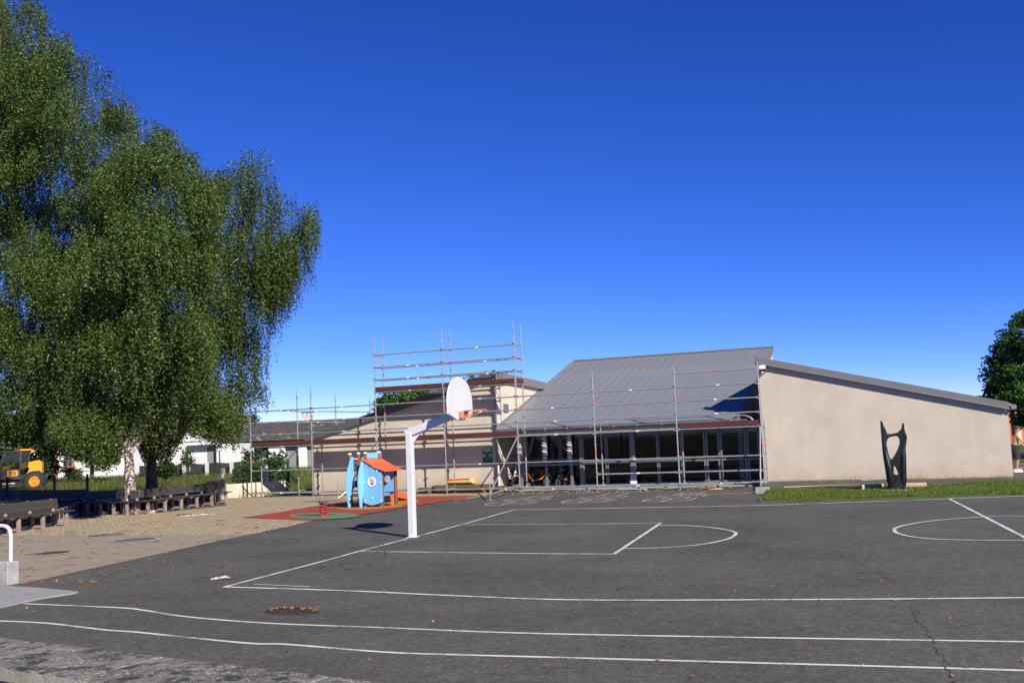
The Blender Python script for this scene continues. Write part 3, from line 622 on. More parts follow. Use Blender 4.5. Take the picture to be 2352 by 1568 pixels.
def rail(a, b, tape=None, parent=SC, name='ledger', r=.0245, coup=True):
    a, b = Vector(a), Vector(b); mb = MB().tube([a, b], r, 8)
    d = (b-a).normalized()
    if coup:
        for p in (a+d*.045, b-d*.045): mb.bar(p-d*.045, p+d*.045, .05, .085)
    o = part(name, mb, M['galv'], parent, True)
    if tape:
        m = a.lerp(b, .5+random.uniform(-.03,.03))
        part('tape_band', MB().tube([m-d*.055, m+d*.055], r+.002, 8), M[tape+'_tape'], o, True)
    return o
UI = [3.07*i for i in range(-4, 3)] + [FN(1751,1000,0)[0]-.02]
ui = lambda i: UI[i+4]
tops = {-4:4.4,-3:4.62,-2:6.42,-1:6.5,0:6.55,1:4.46,2:4.46,3:4.34}; topi = {-4:2.36,-3:2.36,-2:6.42,-1:6.48,0:6.45,1:2.46,2:2.4,3:2.36}
for i in range(-4, 4):
    post(ui(i), 0, tops[i]); post(ui(i), .73, topi[i])
    for z in ((.18, 2.13, 4.13) if i in (-2,-1,0) else (.18, 2.13)): rail((ui(i),0,z),(ui(i),.73,z), name='transom')
for i in (-2, 0):
    for z in (4.63,5.13,5.63): rail((ui(i),0,z),(ui(i),.73,z), name='end_rail')
for i in range(-4, 3):
    a, b = ui(i), ui(i+1)
    lv = [.18, 1.13, 2.13, 2.63, 3.13, 3.63] + ([4.13,4.63,5.13,5.63] if i in (-2,-1) else []) + ([4.13] if i == 2 else []) + ([.62] if i in (1,2) else [])
    for k, z in enumerate(lv):
        rail((a,0,z),(b,0,z), ('red' if (k*3+i) % 5 in (0,3) else 'white'), name='ledger' if z in (.18,2.13,4.13) else 'guard_rail', r=.03 if z == .62 else .0245)
    rail((a,.73,.18),(b,.73,.18)); rail((a,.73,2.13),(b,.73,2.13), 'white')
    if i in (-2,-1):
        rail((a,.73,4.13),(b,.73,4.13), 'white'); rail((a,.73,4.63),(b,.73,4.63), 'white', name='guard_rail'); rail((a,.73,5.13),(b,.73,5.13), 'white', name='guard_rail')
# perforated steel planks, two per bay
dk = MB(); Ld = 2.97
for y in (-.145,-.07,0,.07,.145): dk.box(0,Ld,y-.027,y+.027,-.012,.0)
for k in range(38): x = .02+k*(Ld-.06)/37; dk.box(x-.024,x+.024,-.158,.158,-.0105,-.0015)
dk.box(0,Ld,-.163,-.159,-.06,.0).box(0,Ld,.159,.163,-.06,.0).box(-.06,-.002,-.15,.15,-.03,.005).box(Ld+.002,Ld+.06,-.15,.15,-.03,.005)
dme = dk.mesh('deck_plank', M['galv'])
for i in range(-4, 3):
    s_ = (ui(i+1)-ui(i))/3.07
    for z in ((2.19, 4.19) if i in (-2,-1) else (2.19,)):
        for y in (.2, .54):
            o = link('deck_plank', dme, SC, (ui(i)+.05*s_, y, z)); o.scale.x = s_
def toe(a, b, z, y=-.035): part('toe_board', MB().box(a,b,y-.012,y+.012,z,z+.165), M['toe'], SC, bevel=.003)
for i in (-4,-3,-2,-1): toe(ui(i)+.08, ui(i+1)-.04, 2.17)
for i in (-2,-1): toe(ui(i)+.05, ui(i+1)-.03, 4.17)
toe(ui(2)+.1, ui(3)-.05, 2.19)
part('toe_board', MB().box(ui(0)+.03,ui(0)+.055,.03,.7,4.17,4.33), M['toe'], SC)
# diagonal struts and outriggers
def strut(a, b, tape=None): return rail(a, b, tape, name='brace', coup=False)
strut((ui(-4)+.7,.70,.9),(ui(-3)-.65,.05,2.08)); strut((ui(-2)-.9,.3,1.25),(ui(-2)-.03,-.03,2.08))
def outrigger(px, py, u, ztop):
    p = G(px, py); q = UN(p); q = Vector((q[0], q[1], 0))
    part('base_jack', MB().box(q.x-.09,q.x+.09,q.y-.09,q.y+.09,0,.014).tube([(q.x,q.y,.014),(q.x,q.y,.62)], .018, 8).lathe([(.02,0),(.07,.01),(.07,.02),(.02,.03)], (q.x,q.y,.15), seg=8), M['galv'], SC, True)
    strut(q+Vector((0,0,.22)), (u,-.03,ztop)); strut(q+Vector((0,0,.2)), (u,-.03,.3), 'white'); return q
outrigger(1126,1148.5, ui(0)-.04, 2.05); q3 = outrigger(1748,1127, ui(3)-.04, 2.1); 
ql = UN(G(777,1149)); ql = Vector((ql[0],ql[1],0)); part('base_jack', MB().box(ql.x-.09,ql.x+.09,ql.y-.09,ql.y+.09,0,.014).tube([ql,ql+Vector((0,0,.75))], .018, 8), M['galv'], SC, True); strut(ql+Vector((0,0,.1)), ql+Vector((.3,.45,.42)))
rail((ui(0),-.06,.2),(ui(0)+2.9,-.32,.06), 'white', name='loose_tube', coup=False); rail((ui(1)+2.6,-.45,.08),(ui(3)-.1,-.05,.24), 'red', name='loose_tube', coup=False)
# return scaffold behind the left wing
SR = thing('return_scaffold', 'short run of scaffold tubes turning back behind the far left end of the school', 'scaffold', O2, TH)
ub_ = -10.72
for n, tp in ((1.2,4.52),(4.27,4.42),(7.34,4.4)): post(ub_, n, tp, (1.4,3.3), SR)
for z in (3.6,3.12,2.62):
    rail((ub_,-.15,z+.02),(ub_,1.2,z), 'white', SR, 'guard_rail'); rail((ub_,1.2,z),(ub_,4.27,z), 'white', SR, 'guard_rail'); rail((ub_,4.27,z),(ub_,7.34,z), 'red', SR, 'guard_rail')
rail((ub_,1.2,.2),(ub_,4.27,.2), None, SR); rail((ub_,1.2,2.1),(ub_,4.27,2.1), None, SR)

# ================================================================== BASKETBALL HOOP
pb = G(948,1232.8); t = thing('basketball_hoop', 'white square steel basketball post with perforated fan backboard and orange rim', 'basketball hoop', pb, math.radians(-20))
ztop = 2.43; hw = .075
part('post', MB().box(-hw,hw,-hw,hw,0,ztop-.1), M['white_metal'], t, bevel=.012)
arm0, arm1 = Vector((-.09,0,ztop-.14)), Vector((1.24,0,ztop+.28))
part('arm', MB().bar(arm0, arm1, .13, .17), M['white_metal'], t, bevel=.01)
part('foot_plate', MB().box(-.11,.11,-.11,.11,0,.012), M['white_metal'], t)
part('gusset', MB().prism([(.076,-.01,ztop-.35),(.076,-.01,ztop-.12),(.36,-.01,ztop-.05)], (0,.02,0)), M['white_metal'], t)
pr = [(185,0),(192,50),(210,95),(245,150),(320,210),(430,262),(560,300),(700,322),(850,330),(1115,330),(1275,105)]
ysc = 1/1172; zc0 = ztop+.585
zf = lambda y: zc0+(735-y)*ysc; tf = lambda w_: w_/330*.68
loop = [(1.25,tf(a),zf(y)) for y, a in pr]+[(1.25,-tf(a),zf(y)) for y, a in reversed(pr[1:])]
rb = Matrix.Rotation(math.radians(-2), 4, 'Z')
bd = part('backboard', MB().prism(loop, (.03,0,0)), M['perf'], t)
part('target_panel', MB().box(1.281,1.287,-.33,.33,zf(1075),zf(525)), M['white_metal'], t)
rimo = MB().tube([(1.25+p[0]*0,p[1],p[2]) for p in loop+[loop[0]]], .017, 6); part('board_edge', rimo, M['white_metal'], t, True)
br = part('rim_bracket', MB().hexa([(1.29,-.11,zf(1250)),(1.30,-.11,zf(1250)),(1.30,.11,zf(1250)),(1.29,.11,zf(1250)),(1.29,-.13,zf(1060)),(1.30,-.13,zf(1060)),(1.30,.13,zf(1060)),(1.29,.13,zf(1060))]).box(1.301,1.41,-.13,-.118,zf(1230),zf(1062)).box(1.301,1.41,.118,.13,zf(1230),zf(1062)).box(1.301,1.41,-.117,.117,zf(1070),zf(1060)), M['orange_metal'], t)
zr_ = zf(1050); rc = Vector((1.41+.24,0,zr_))
rm = MB().ring(rc, (0,0,1), .225, .011, 32, 6)
for s in (-1,1): rm.tube([(1.35,s*.1,zf(1235)),(rc.x+.06,s*.22,zr_-.03)], .009, 6).tube([(1.4,s*.12,zr_),(rc.x-.1,s*.2,zr_)], .01, 6)
for k in range(10): a = 2*PI*k/10; rm.tube([rc+Vector((math.cos(a)*.225,math.sin(a)*.225,-.008)), rc+Vector((math.cos(a)*.235,math.sin(a)*.235,-.035))], .006, 5)
part('rim', rm, M['orange_metal'], t, True)

# ================================================================== PLAYHOUSE
ph0 = G(841.9,1163.3,.024); t = thing('playhouse', 'light blue playground house with orange curved roof porthole and steps', 'playhouse', ph0, math.radians(-25))
cz = lambda y: 2.15-(y+92)*.10987/70-.02
def pole(x, y, z1, cap=True, z0=.16):
    o = part('post', MB().tube([(x,y,z0),(x,y,z1)], .062, 16), M['post_wood'], t, True)
    part('steel_foot', MB().box(x-.055,x+.055,y-.055,y-.04,0,z0+.02).box(x-.055,x+.055,y+.04,y+.055,0,z0+.02).box(x-.05,x+.05,y-.039,y+.039,0,.015), M['grey_steel'], t)
    if cap: part('post_cap', MB().lathe([(.07,0),(.07,.025),(.05,.045),(0,.055)], (x,y,z1), seg=16), M['white_plastic'], o, True)
pole(0,0,1.75); pole(.62,0,1.16,False); pole(.62,.85,1.16,False); pole(0,.85,1.75); pole(-.62,.02,1.73); pole(-.6,.5,1.74)
# front panel with porthole
def panel_hole(outline, c, r, y0, y1, name, mat, n=24):
    hole = [(c[0]+r*math.cos(a), c[1]+r*math.sin(a)) for a in np.linspace(0, 2*PI, n, endpoint=False)]
    tr = tessellate_polygon([[Vector((p[0],p[1],0)) for p in outline], [Vector((p[0],p[1],0)) for p in hole]])
    pts = outline+hole; N = len(pts); no = len(outline); mb = MB()
    fs = [tuple(f) for f in tr]+[tuple(i+N for i in reversed(f)) for f in tr]
    fs += [(i,(i+1)%no,(i+1)%no+N,i+N) for i in range(no)]+[(no+i,no+(i+1)%n,no+(i+1)%n+N,no+i+N) for i in range(n)]
    mb.add([(p[0],y0,p[1]) for p in pts]+[(p[0],y1,p[1]) for p in pts], fs); return part(name, mb, mat, t)
top = [(x, 1.13+.43*(1-(x+.06)/.74)**1.5) for x in np.linspace(.68,-.06,10)]; bot = [(x, .075+.075*((x-.31)/.37)**2) for x in np.linspace(-.06,.68,9)]
fp = panel_hole(bot+top, (.30,.815), .115, -.105, -.075, 'front_panel', M['blue'])
part('porthole_ring', MB().lathe([(.16,0),(.16,.02),(.115,.02),(.108,-.05)], (.30,-.105,.815), (0,-1,0), 28), M['white_plastic'], t, True)
for (x, z) in ((-.02,1.42),(.0,.80),(.63,.80),(.31,.29),(.02,.21),(.63,.21),(.12,1.36),(.5,1.16)): part('bolt_cap', MB().sphere((x,-.112,z), .024, 10), M['white_plastic'], t, True)
bp_ = panel_hole([(.02,.2),(.3,.12),(.6,.2),(.6,1.15),(.02,1.5)], (.33,.86), .125, .80, .83, 'back_panel', M['blue'])
rs = MB(); nR = 12; vs = []
for j, (y) in enumerate((-.16, .3, .7, 1.02)):
    for i in range(nR+1):
        s = i/nR; x = -.07+.90*s; ov = .10*math.sin(PI*(j/3))*s; vs.append((x+ov, y, 1.575-.43*s+.10*(s*s-s)*1.2 + .0))
b_ = len(vs); vs2 = [(x,y,z+.022) for x,y,z in vs]; fs = []
for j in range(3):
    for i in range(nR): a = j*(nR+1)+i; fs += [(a,a+1,a+nR+2,a+nR+1),(a+b_,a+nR+1+b_,a+nR+2+b_,a+1+b_)]
for i in range(nR): fs += [(i,i+b_,i+1+b_,i+1),(3*(nR+1)+i,3*(nR+1)+i+1,3*(nR+1)+i+1+b_,3*(nR+1)+i+b_)]
for j in range(3): a = j*(nR+1); fs += [(a,a+nR+1,a+nR+1+b_,a+b_),(a+nR,a+nR+b_,a+2*nR+1+b_,a+2*nR+1)]
part('roof_panel', rs.add(vs+vs2, fs), M['orange'], t, True)
part('ridge_board', MB().box(-.03,.0,.09,1.0,1.58,1.77), M['blue'], t, bevel=.005)
def fin(x):
    out = [(-.315,0),(-.40,.5),(-.40,.85),(-.33,1.18),(-.17,1.5),(-.04,1.66),(.03,1.66),(.03,.6),(-.05,.56),(-.06,.50),(-.1,.45),(-.15,.40),(-.16,.3),(-.2,.26),(-.2,0)]
    out = [Vector((x, a, z)) for a, z in out]; f_ = part('stair_fin', MB().prism(out, (.03,0,0)), M['blue'], t)
    part('grip_slot', MB().bar((x-.003,-.335,.95),(x-.003,-.2,1.36),.004,.018,(0,1,-.3)), M['black'], f_); 
    for z, a in ((.12,-.2),(.3,-.16),(.48,-.1)): part('bolt_cap', MB().sphere((x-.005,a-.03,z), .018, 8), M['white_plastic'], f_)
fin(-.06); fin(-.52)
for a, z in ((-.22,.2),(-.15,.36),(-.08,.52)): part('tread', MB().box(-.488,-.062,a-.07,a+.1,z,z+.025), M['black'], t)
part('platform', MB().box(-.6,-.05,.04,.8,.64,.68).box(-.485,-.065,.035,.06,.685,.86), M['black'], t)
for k in range(5): part('rail_bar', MB().tube([(-.61,.1+k*.085,.7),(-.61,.1+k*.085,1.58)], .011, 8), M['grey_steel'], t)
part('top_rail', MB().tube([(-.61,.02,1.58),(-.61,.5,1.58)], .016, 8), M['white_plastic'], t)
part('side_panel', MB().box(-.42,-.14,.55,.57,1.1,1.62), M['white_plastic'], t)
part('counter', MB().box(.60,.88,.16,.62,.44,.465), M['blue_dark'], t, bevel=.005); part('bench_board', MB().box(.25,.6,.05,.8,.28,.31), M['black'], t)
part('counter_leg', MB().prism([(.76,.25,.44),(.76,.46,.44),(.76,.40,0),(.76,.31,0)], (.03,0,0)), M['orange'], t)
part('low_board', MB().prism([(.1,.86,.1),(.6,.86,.1),(.6,.86,.36),(.1,.86,.36)], (0,.02,0)), M['blue_dark'], t)
e1 = Vector((math.cos(math.radians(-25)), math.sin(math.radians(-25)), 0)); e2 = Vector((-e1.y, e1.x, 0)); q = G(927,1147,.03)-ph0; qe = Vector((q.dot(e1), q.dot(e2), 0.03))
sm = MB(); P0 = Vector((-.3,.85,.66)); path = [P0.lerp(qe, s)+Vector((0,0,-.10*math.sin(PI*s)+ (.0))) for s in np.linspace(0,1,12)]; dv = (qe-P0); dv.z = 0; dv.normalize(); sv = Vector((dv.y,-dv.x,0))
vs = [];
for p in path:
    for a, h in ((-.25,.2),(-.23,.2),(-.21,.02),(.21,.02),(.23,.2),(.25,.2),(.24,-.02),(-.24,-.02)): vs.append(p+sv*a+Vector((0,0,h)))
fs = [(i*8+k,i*8+(k+1)%8,(i+1)*8+(k+1)%8,(i+1)*8+k) for i in range(11) for k in range(8)]+[tuple(range(8)),tuple(88+k for k in range(7,-1,-1))]
part('slide', sm.add(vs, fs), M['orange'], t, True)
# spring rocker
rp_ = G(742,1184,.024); t = thing('spring_rocker', 'spring rocker with red coil and grey seat bar on the green rubber circle', 'spring rocker', rp_, math.radians(-12))
hx = [(math.cos(a)*(.105-.012*a/30), math.sin(a)*(.105-.012*a/30), .05+a/(2*PI)*.086) for a in np.linspace(0, 2*PI*4, 90)]
part('spring', MB().tube(hx, .016, 7), M['red_paint'], t, True); part('base_plate', MB().lathe([(.15,0),(.15,.03),(.1,.05),(0,.05)], (0,0,0), seg=24), M['red_paint'], t)
part('top_plate', MB().lathe([(0,.39),(.15,.39),(.15,.42),(0,.42)], (0,0,0), seg=20), M['rust'], t)
part('seat_bar', MB().box(-.5,.5,-.1,.1,.421,.445).box(-.62,-.501,-.06,.06,.424,.442).box(.501,.62,-.06,.06,.424,.442), M['grey_steel'], t, bevel=.005)
for x in (-.18,-.08,.08,.18):
    part('grip', MB().tube([(x,-.02,.445),(x,-.02,.58)], .014, 8).tube([(x,-.02,.585),(x,-.02,.605)], .034, 10).tube([(x,-.02,.48),(x,-.02,.50)], .026, 10), M['grey_steel'], t, True)

# ================================================================== BENCHES AND PLANTER
def bench(name, label, A, Bp, n, over=.25, endleg=True, lit=True):
    d = (Bp-A); L = d.length; d.normalize(); t = thing(name, label, 'bench', A, math.atan2(d.y, d.x), 'dark slatted benches around the birch bed')
    for k in range(n):
        x = k*L/(n-1)
        part('leg', MB().box(x-.05,x+.05,-.05,.05,0,.40), M['legc'], t, bevel=.012)
        part('rear_leg', MB().box(x-.05,x+.05,.33,.42,0,.40).hexa([(x-.05,.40,.40),(x+.05,.40,.40),(x+.05,.46,.40),(x-.05,.46,.40),(x-.05,.52,.84),(x+.05,.52,.84),(x+.05,.57,.84),(x-.05,.57,.84)]), M['legc'], t, bevel=.01)
        part('foot_rail', MB().box(x-.04,x+.04,.051,.329,.05,.12), M['legc'], t); part('seat_bearer', MB().box(x-.04,x+.04,-.06,.45,.401,.43), M['legc'], t)
    for k in range(3): part('seat_slat', MB().box(-over,L+over,-.11+k*.165,.045+k*.165,.431,.47), M['slat'], t, bevel=.006)
    for k in range(2):
        y, z = .44+k*.03, .545+k*.145
        part('back_slat', MB().hexa([(-over,y,z),(L+over-.06,y,z),(L+over-.06,y+.035,z),(-over,y+.035,z),(-over,y+.028,z+.14),(L+over-.06,y+.028,z+.14),(L+over-.06,y+.063,z+.14),(-over,y+.063,z+.14)]), M['slat'], t, bevel=.005)
    return t
A1, A2 = G(-150,1250), G(151.3,1208); B1, B2 = G(339.8,1179.9), G(519,1156.7); C1, C2 = G(172,1184), G(292,1183)
bench('bench', 'dark slatted bench nearest the white handrail at the left edge', A1, A2, 6, .28); bench('bench', 'long sunlit dark bench right of the white birch trunk with seven legs', B1, B2, 6, .3); bench('bench', 'dark bench in deep tree shade left of the white birch trunk', C1, C2, 5, .12)
D1 = G(20,1178); bench('bench', 'shaded bench behind the nearest bench and left of the birch bed', D1, D1.lerp(C1,.8)+Vector((0,1.2,0)), 4, .2)
E1, E2 = B2+Vector((-1.5,3.2,0)), B1+Vector((-.3,6.6,0)); bench('bench', 'far bench seen from behind beyond the birch bed with only its black backrest showing', E1, E2, 6, .2)
PL = thing('tree_bed', 'raised birch bed with dark panel sides and a pale kerb behind the benches', 'planter', (0,0,0))
back = lambda P, Q, k: Vector((-(Q-P).normalized().y, (Q-P).normalized().x, 0))*k
runs = [(A1+back(A1,A2,.56), A2+back(A1,A2,.56)), (A2+back(A1,A2,.57), C1+back(C1,C2,.58)+Vector((-.3,0,0))), (C1+back(C1,C2,.56)+Vector((-.3,0,0)), C2+back(C1,C2,.56)+Vector((.5,0,0))), (B1+back(B1,B2,.56)+Vector((-.2,-.3,0)), B2+back(B1,B2,.56)), (B2+back(B1,B2,.57), E1+Vector((-.1,-.7,0)))]
for P, Q in runs:
    n = max(2, int((Q-P).length/.7)); d = (Q-P)/n; up = Vector((0,0,1)); nn = Vector((-d.y,d.x,0)).normalized()
    for k in range(n):
        a, b = P+d*k+d*.03, P+d*(k+1)-d*.03
        part('side_panel', MB().bar(a+up*.27, b+up*.27, .06, .30, (0,0,1)), M['panel_dark'], PL)
        part('panel_post', MB().bar(P+d*k-d.normalized()*.04+up*.22, P+d*k+d.normalized()*.04+up*.22, .1, .44), M['legc'], PL)
    part('kerb', MB().bar(P+up*.055, Q+up*.055, .12, .115), M['pale_concrete'], PL)
bed = [runs[0][0], runs[0][1], runs[2][0], runs[2][1], runs[3][0], runs[3][1], runs[4][1], E2+Vector((-1,-.4,0)), G(0,1140), G(-300,1180)]
so_ = part('soil', sheet(bed, .40), M['soil'], PL)
# ================================================================== HANDRAIL
hb = G(17,1343.5); t = thing('handrail', 'white tube handrail bent over a square concrete footing at the left edge', 'handrail', hb, TH)
part('concrete_block', MB().box(-.5,0,0,.24,-.02,.385), M['concrete'], t, bevel=.012)
part('rail', MB().tube(spline([(-.06,.12,.38),(-.06,.12,.75),(-.07,.12,.86),(-.11,.12,.935),(-.19,.12,.975),(-.3,.12,.985),(-.6,.12,.99),(-1.2,.12,1.0)], 4), .033, 12), M['white_metal'], t, True)

# ================================================================== ROUND THE SCHOOL: ground along the wall, grass strip, statue
rgx = lambda n, z: [W(wl-.3,n,z), W(wr_+8,n,z)]
gf = [G(1742,1152),G(1870,1150.5),G(2000,1146.5),G(2180,1141.5),G(2352,1137),G(2600,1129)]
gm_ = [G(1762,1127,.08),G(1900,1122,.10),G(2040,1117,.11),G(2200,1111.5,.12),G(2352,1105,.12),G(2600,1096,.12)]
wb = [W(wl-.25,.94,.15)]+[W(wl+(wr_-wl)*k/4,.94,.15) for k in (1,2,3)]+[W(wr_+1.2,.94,.15),W(wr_+6,.94,.12)]
mb = MB(); lip = [Vector((p.x,p.y,.035)) for p in gf]; n6 = len(gf)
mb.add(gf+lip+gm_, [(r*n6+i,r*n6+i+1,(r+1)*n6+i+1,(r+1)*n6+i) for r in range(2) for i in range(n6-1)])
mb.add([Vector((gf[0].x,gf[0].y,0)),lip[0],gm_[0],Vector((gm_[0].x,gm_[0].y,0))],[(0,1,2,3)])
struct('grass_bank', mb, M['turf'], True)
mb = MB(); mb.add(gm_+wb, [(i,i+1,n6+i+1,n6+i) for i in range(n6-1)]).add([gm_[0],wb[0],W(wl-.25,.94,0),Vector((gm_[0].x,gm_[0].y,0))],[(0,1,2,3)])
struct('wall_foot_strip', mb, M['asphalt'])
def blades(name, pts, hts, wds, mat, lean=.5):
    N = len(pts); a = rng.uniform(0, 2*PI, N); dx = np.stack([np.cos(a), np.sin(a), np.zeros(N)], 1)*wds[:,None]
    la = rng.uniform(0, 2*PI, N); lv = np.stack([np.cos(la), np.sin(la), np.zeros(N)], 1)*(hts*rng.uniform(.1, lean, N))[:,None]
    top = pts+lv; top[:,2] += hts
    o = quads(name, np.stack([pts-dx, pts+dx, top], 1), mat, nv=3); o['kind'] = 'stuff'; return o
def zbank(u_): return u_
tri = []
for r0, r1 in ((lip, gm_),):
    for i in range(n6-1): tri += [(r0[i],r0[i+1],r1[i+1]),(r0[i],r1[i+1],r1[i])]
ar = np.array([((b-a).cross(c-a)).length for a,b,c in tri]); N = 52000
ix = rng.choice(len(tri), N, p=ar/ar.sum()); T = np.array([[list(v) for v in t_] for t_ in tri]); r1, r2 = rng.random(N), rng.random(N); fl_ = r1+r2 > 1; r1[fl_], r2[fl_] = 1-r1[fl_], 1-r2[fl_]
pts = T[ix,0]+(T[ix,1]-T[ix,0])*r1[:,None]+(T[ix,2]-T[ix,0])*r2[:,None]
pn = np.sin(pts[:,0]*2.1+pts[:,1]*1.3)+np.sin(pts[:,0]*.8-pts[:,1]*2.9)+rng.normal(0,.5,N)
kp = pn > -1.5; pts = pts[kp]; pn = pn[kp]
blades('bank_grass', pts, rng.uniform(.03,.085,len(pts))*(1+.35*np.clip(pn,-1,2)), np.full(len(pts),.008), M['grass'], .7)
tw = np.array([list(W(wl+.5+random.random()*(wr_-wl+.5), .93-random.random()**2*.5, .14)) for _ in range(1000)]); blades('wall_weeds', tw, rng.uniform(.03,.13,1000)*(1+1.4*(rng.random(1000) < .12)), np.full(1000,.005), M['dry_grass'], .6)
# statue: outline cast as one rounded bronze form
stb = G(2058,1126,.07); svp = lambda x, y: (1981+x*.12817, 947.5+y*.12817)
pxm = FOC/stb.y; S2 = lambda x, y: ((svp(x,y)[0]-2058+(1125.2-svp(x,y)[1])*.078)/pxm/1.05, (1125.2-svp(x,y)[1])/pxm)
outer = [(320,155),(345,156),(372,225),(412,310),(450,388),(480,392),(560,380),(620,368),(672,340),(700,290),(708,212),(735,214),(737,280),(750,350),(775,410),(786,460),(778,520),(757,580),(756,640),(768,740),(772,860),(772,1000),(768,1150),(758,1300),(750,1390),(718,1390),(700,1350),(665,1322),(625,1328),(595,1352),(575,1390),(490,1390),(468,1270),(445,1150),(418,1000),(395,860),(372,720),(355,580),(342,430),(330,290)]
h1 = [(424,540),(440,485),(470,448),(520,434),(605,427),(645,455),(664,510),(662,565),(640,640),(600,725),(560,795),(530,826),(505,822),(478,785),(450,725),(430,650)]
h2 = [(556,938),(585,962),(612,1005),(632,1060),(640,1106),(612,1108),(580,1095),(555,1078)]
t = thing('statue', 'tall dark bronze abstract sculpture with two horns and large oval openings on the grass', 'sculpture', stb, math.radians(-14))
def cast(loops, ext, bev, name):
    cu = bpy.data.curves.new('form','CURVE'); cu.dimensions = '2D'; cu.fill_mode = 'BOTH'; cu.extrude = ext; cu.bevel_depth = bev; cu.bevel_resolution = 4; cu.offset = -bev*.98
    for L_ in loops:
        s_ = cu.splines.new('POLY'); P_ = [p for p in L_]; s_.points.add(len(P_)-1); s_.use_cyclic_u = True
        for q_, p_ in zip(s_.points, P_): q_.co = (p_[0], p_[1], 0, 1)
    o_ = bpy.data.objects.new('tmp', cu); C.objects.link(o_); dg = bpy.context.evaluated_depsgraph_get(); me = bpy.data.meshes.new_from_object(o_.evaluated_get(dg)); bpy.data.objects.remove(o_)
    me.transform(Matrix.Rotation(PI/2,4,'X')); me.materials.clear(); me.materials.append(M['bronze']); me.polygons.foreach_set('use_smooth',[True]*len(me.polygons)); return link(name, me, t)
sm_ = lambda L_: [tuple(p[:2]) for p in spline([(*S2(*p),0) for p in L_]+[(*S2(*L_[0]),0)], 3)[:-1]]
cast([sm_(outer), sm_(h1), sm_(h2)], .10, .028, 'bronze_form')
# swelling ribs that give the casting its depth: left blade, right flank, waist
def rib(pts, rads, name='bronze_rib'):
    P_ = spline([(S2(x,y)[0], d, S2(x,y)[1]) for x,y,d in pts], 5); R_ = np.interp(np.linspace(0,1,len(P_)), np.linspace(0,1,len(rads)), rads); part(name, MB().tube(P_, list(R_), 14), M['bronze'], t, True)
rib([(338,200,0),(372,420,-.02),(392,600,-.04),(425,800,-.07),(468,1000,-.1),(505,1200,-.08),(530,1380,-.03)], [.02,.06,.07,.09,.11,.12,.07])
rib([(722,240,0),(715,360,-.03),(730,480,-.04),(716,640,-.06),(718,820,-.08),(722,1000,-.09),(728,1200,-.08),(734,1380,-.03)], [.02,.06,.09,.08,.09,.09,.09,.05])
rib([(440,400,0),(520,408,-.01),(620,392,-.02),(690,345,0)], [.05,.03,.035,.05])
part('plinth', MB().box(-.42,.45,-.3,.35,-.06,.035), M['concrete'], t, bevel=.01)
def timber(p0, p1, label, h=.17):
    a, b = Vector(p0), Vector(p1); d = b-a; t = thing('timber_beam', label, 'beam', a, math.atan2(d.y,d.x), 'pale timber edging beams round the sculpture'); L = d.length
    part('beam', MB().box(0,L,-.09,.09,0,h), M['beam'], t, bevel=.008); part('bolt', MB().lathe([(.02,0),(.02,.01),(0,.012)],(.12,0,h),seg=8).lathe([(.02,0),(.02,.01),(0,.012)],(L-.12,0,h),seg=8), M['grey_steel'], t)
timber(G(2068,1124,.09)+Vector((.0,.35,0)), G(2131,1121,.09)+Vector((.0,.1,0)), 'pale timber beam lying right of the bronze sculpture')
timber(G(1983,1127,.07)+Vector((0,.25,0)), G(2040,1124,.08)+Vector((0,.5,0)), 'pale timber beam lying left of the bronze sculpture under its shadow')
timber(G(1800,1119,.1), G(1975,1112,.11), 'long low timber edging along the foot of the right wall', .025)
# loose things along the scaffold foot
def tubes(spec, label, name='loose_pipe', m='galv', r=.024):
    t = thing(name, label, 'pipe', spec[0][0]); o = Vector(spec[0][0])
    for a, b in spec: part('pipe', MB().tube([Vector(a)-o, Vector(b)-o], r, 8), M[m], t, True)
    return t
tubes([(W(wl-.2,.55,.2),W(wl+4.6,.55,.2))], 'long steel tube lying along the foot of the right wall')
tubes([(W(wl+3.2,.4,.19),W(wl+4.5,.45,.24)),(W(wl+3.3,.35,.17),W(wl+4.3,.4,.2))], 'two short steel tubes at the end of the long tube by the wall')
t = thing('plank_pile', 'stack of brown scaffold planks on the ground by the beige wall under the sign', 'planks', W(-6.2,.85,0), TH)
for k in range(5): part('plank', MB().box(random.uniform(1.2,2.2),random.uniform(4.6,5.6),-.22+.02*k,.12-.03*k,.1+.045*k,.14+.045*k), M['plank'], t)
[part('bearer', MB().box(x,x+.1,-.3,.2,0,.098), M['plank'], t) for x in (2, 4.4)]
t = thing('yellow_board', 'yellow wooden lid board lying on the planks against the beige wall', 'board', W(-2.85,.9,.36), TH)
part('board', MB().prism([(-.55,-.2,0),(.55,-.2,0),(.42,-.2,.18),(-.5,-.2,.16)], (0,.32,.02)), M['yellow_wood'], t); part('edge', MB().bar((-.52,-.21,.175),(.45,-.21,.195),.03,.025), M['orange'], t)
t = thing('white_board', 'small white board standing against the glass front near the middle mullion', 'board', W(*[um(1240,1120,1.6),1.6],.045), TH)
part('panel', MB().hexa([(-.16,0,0),(.14,0,0),(.14,.03,0),(-.16,.03,0),(-.13,.2,.52),(.08,.2,.52),(.08,.23,.52),(-.13,.23,.52)]), M['white_metal'], t); part('foot', MB().box(-.18,.16,-.04,-.005,0,.1), M['concrete'], t)
t = thing('leaning_frame', 'cream frame leaning in the porch corner beside the red tricycles', 'frame', W(uc+.25,2.0,.05), TH)
for a, b in (((0,0,0),(.0,.9,1.5)),((.35,0,0),(.1,.9,1.5)),((.5,.1,0),(.15,.9,1.0)),((.02,.3,.5),(.25,.3,.5))): part('rail', MB().bar(a, b, .08, .03), M['cream_wall'], t)
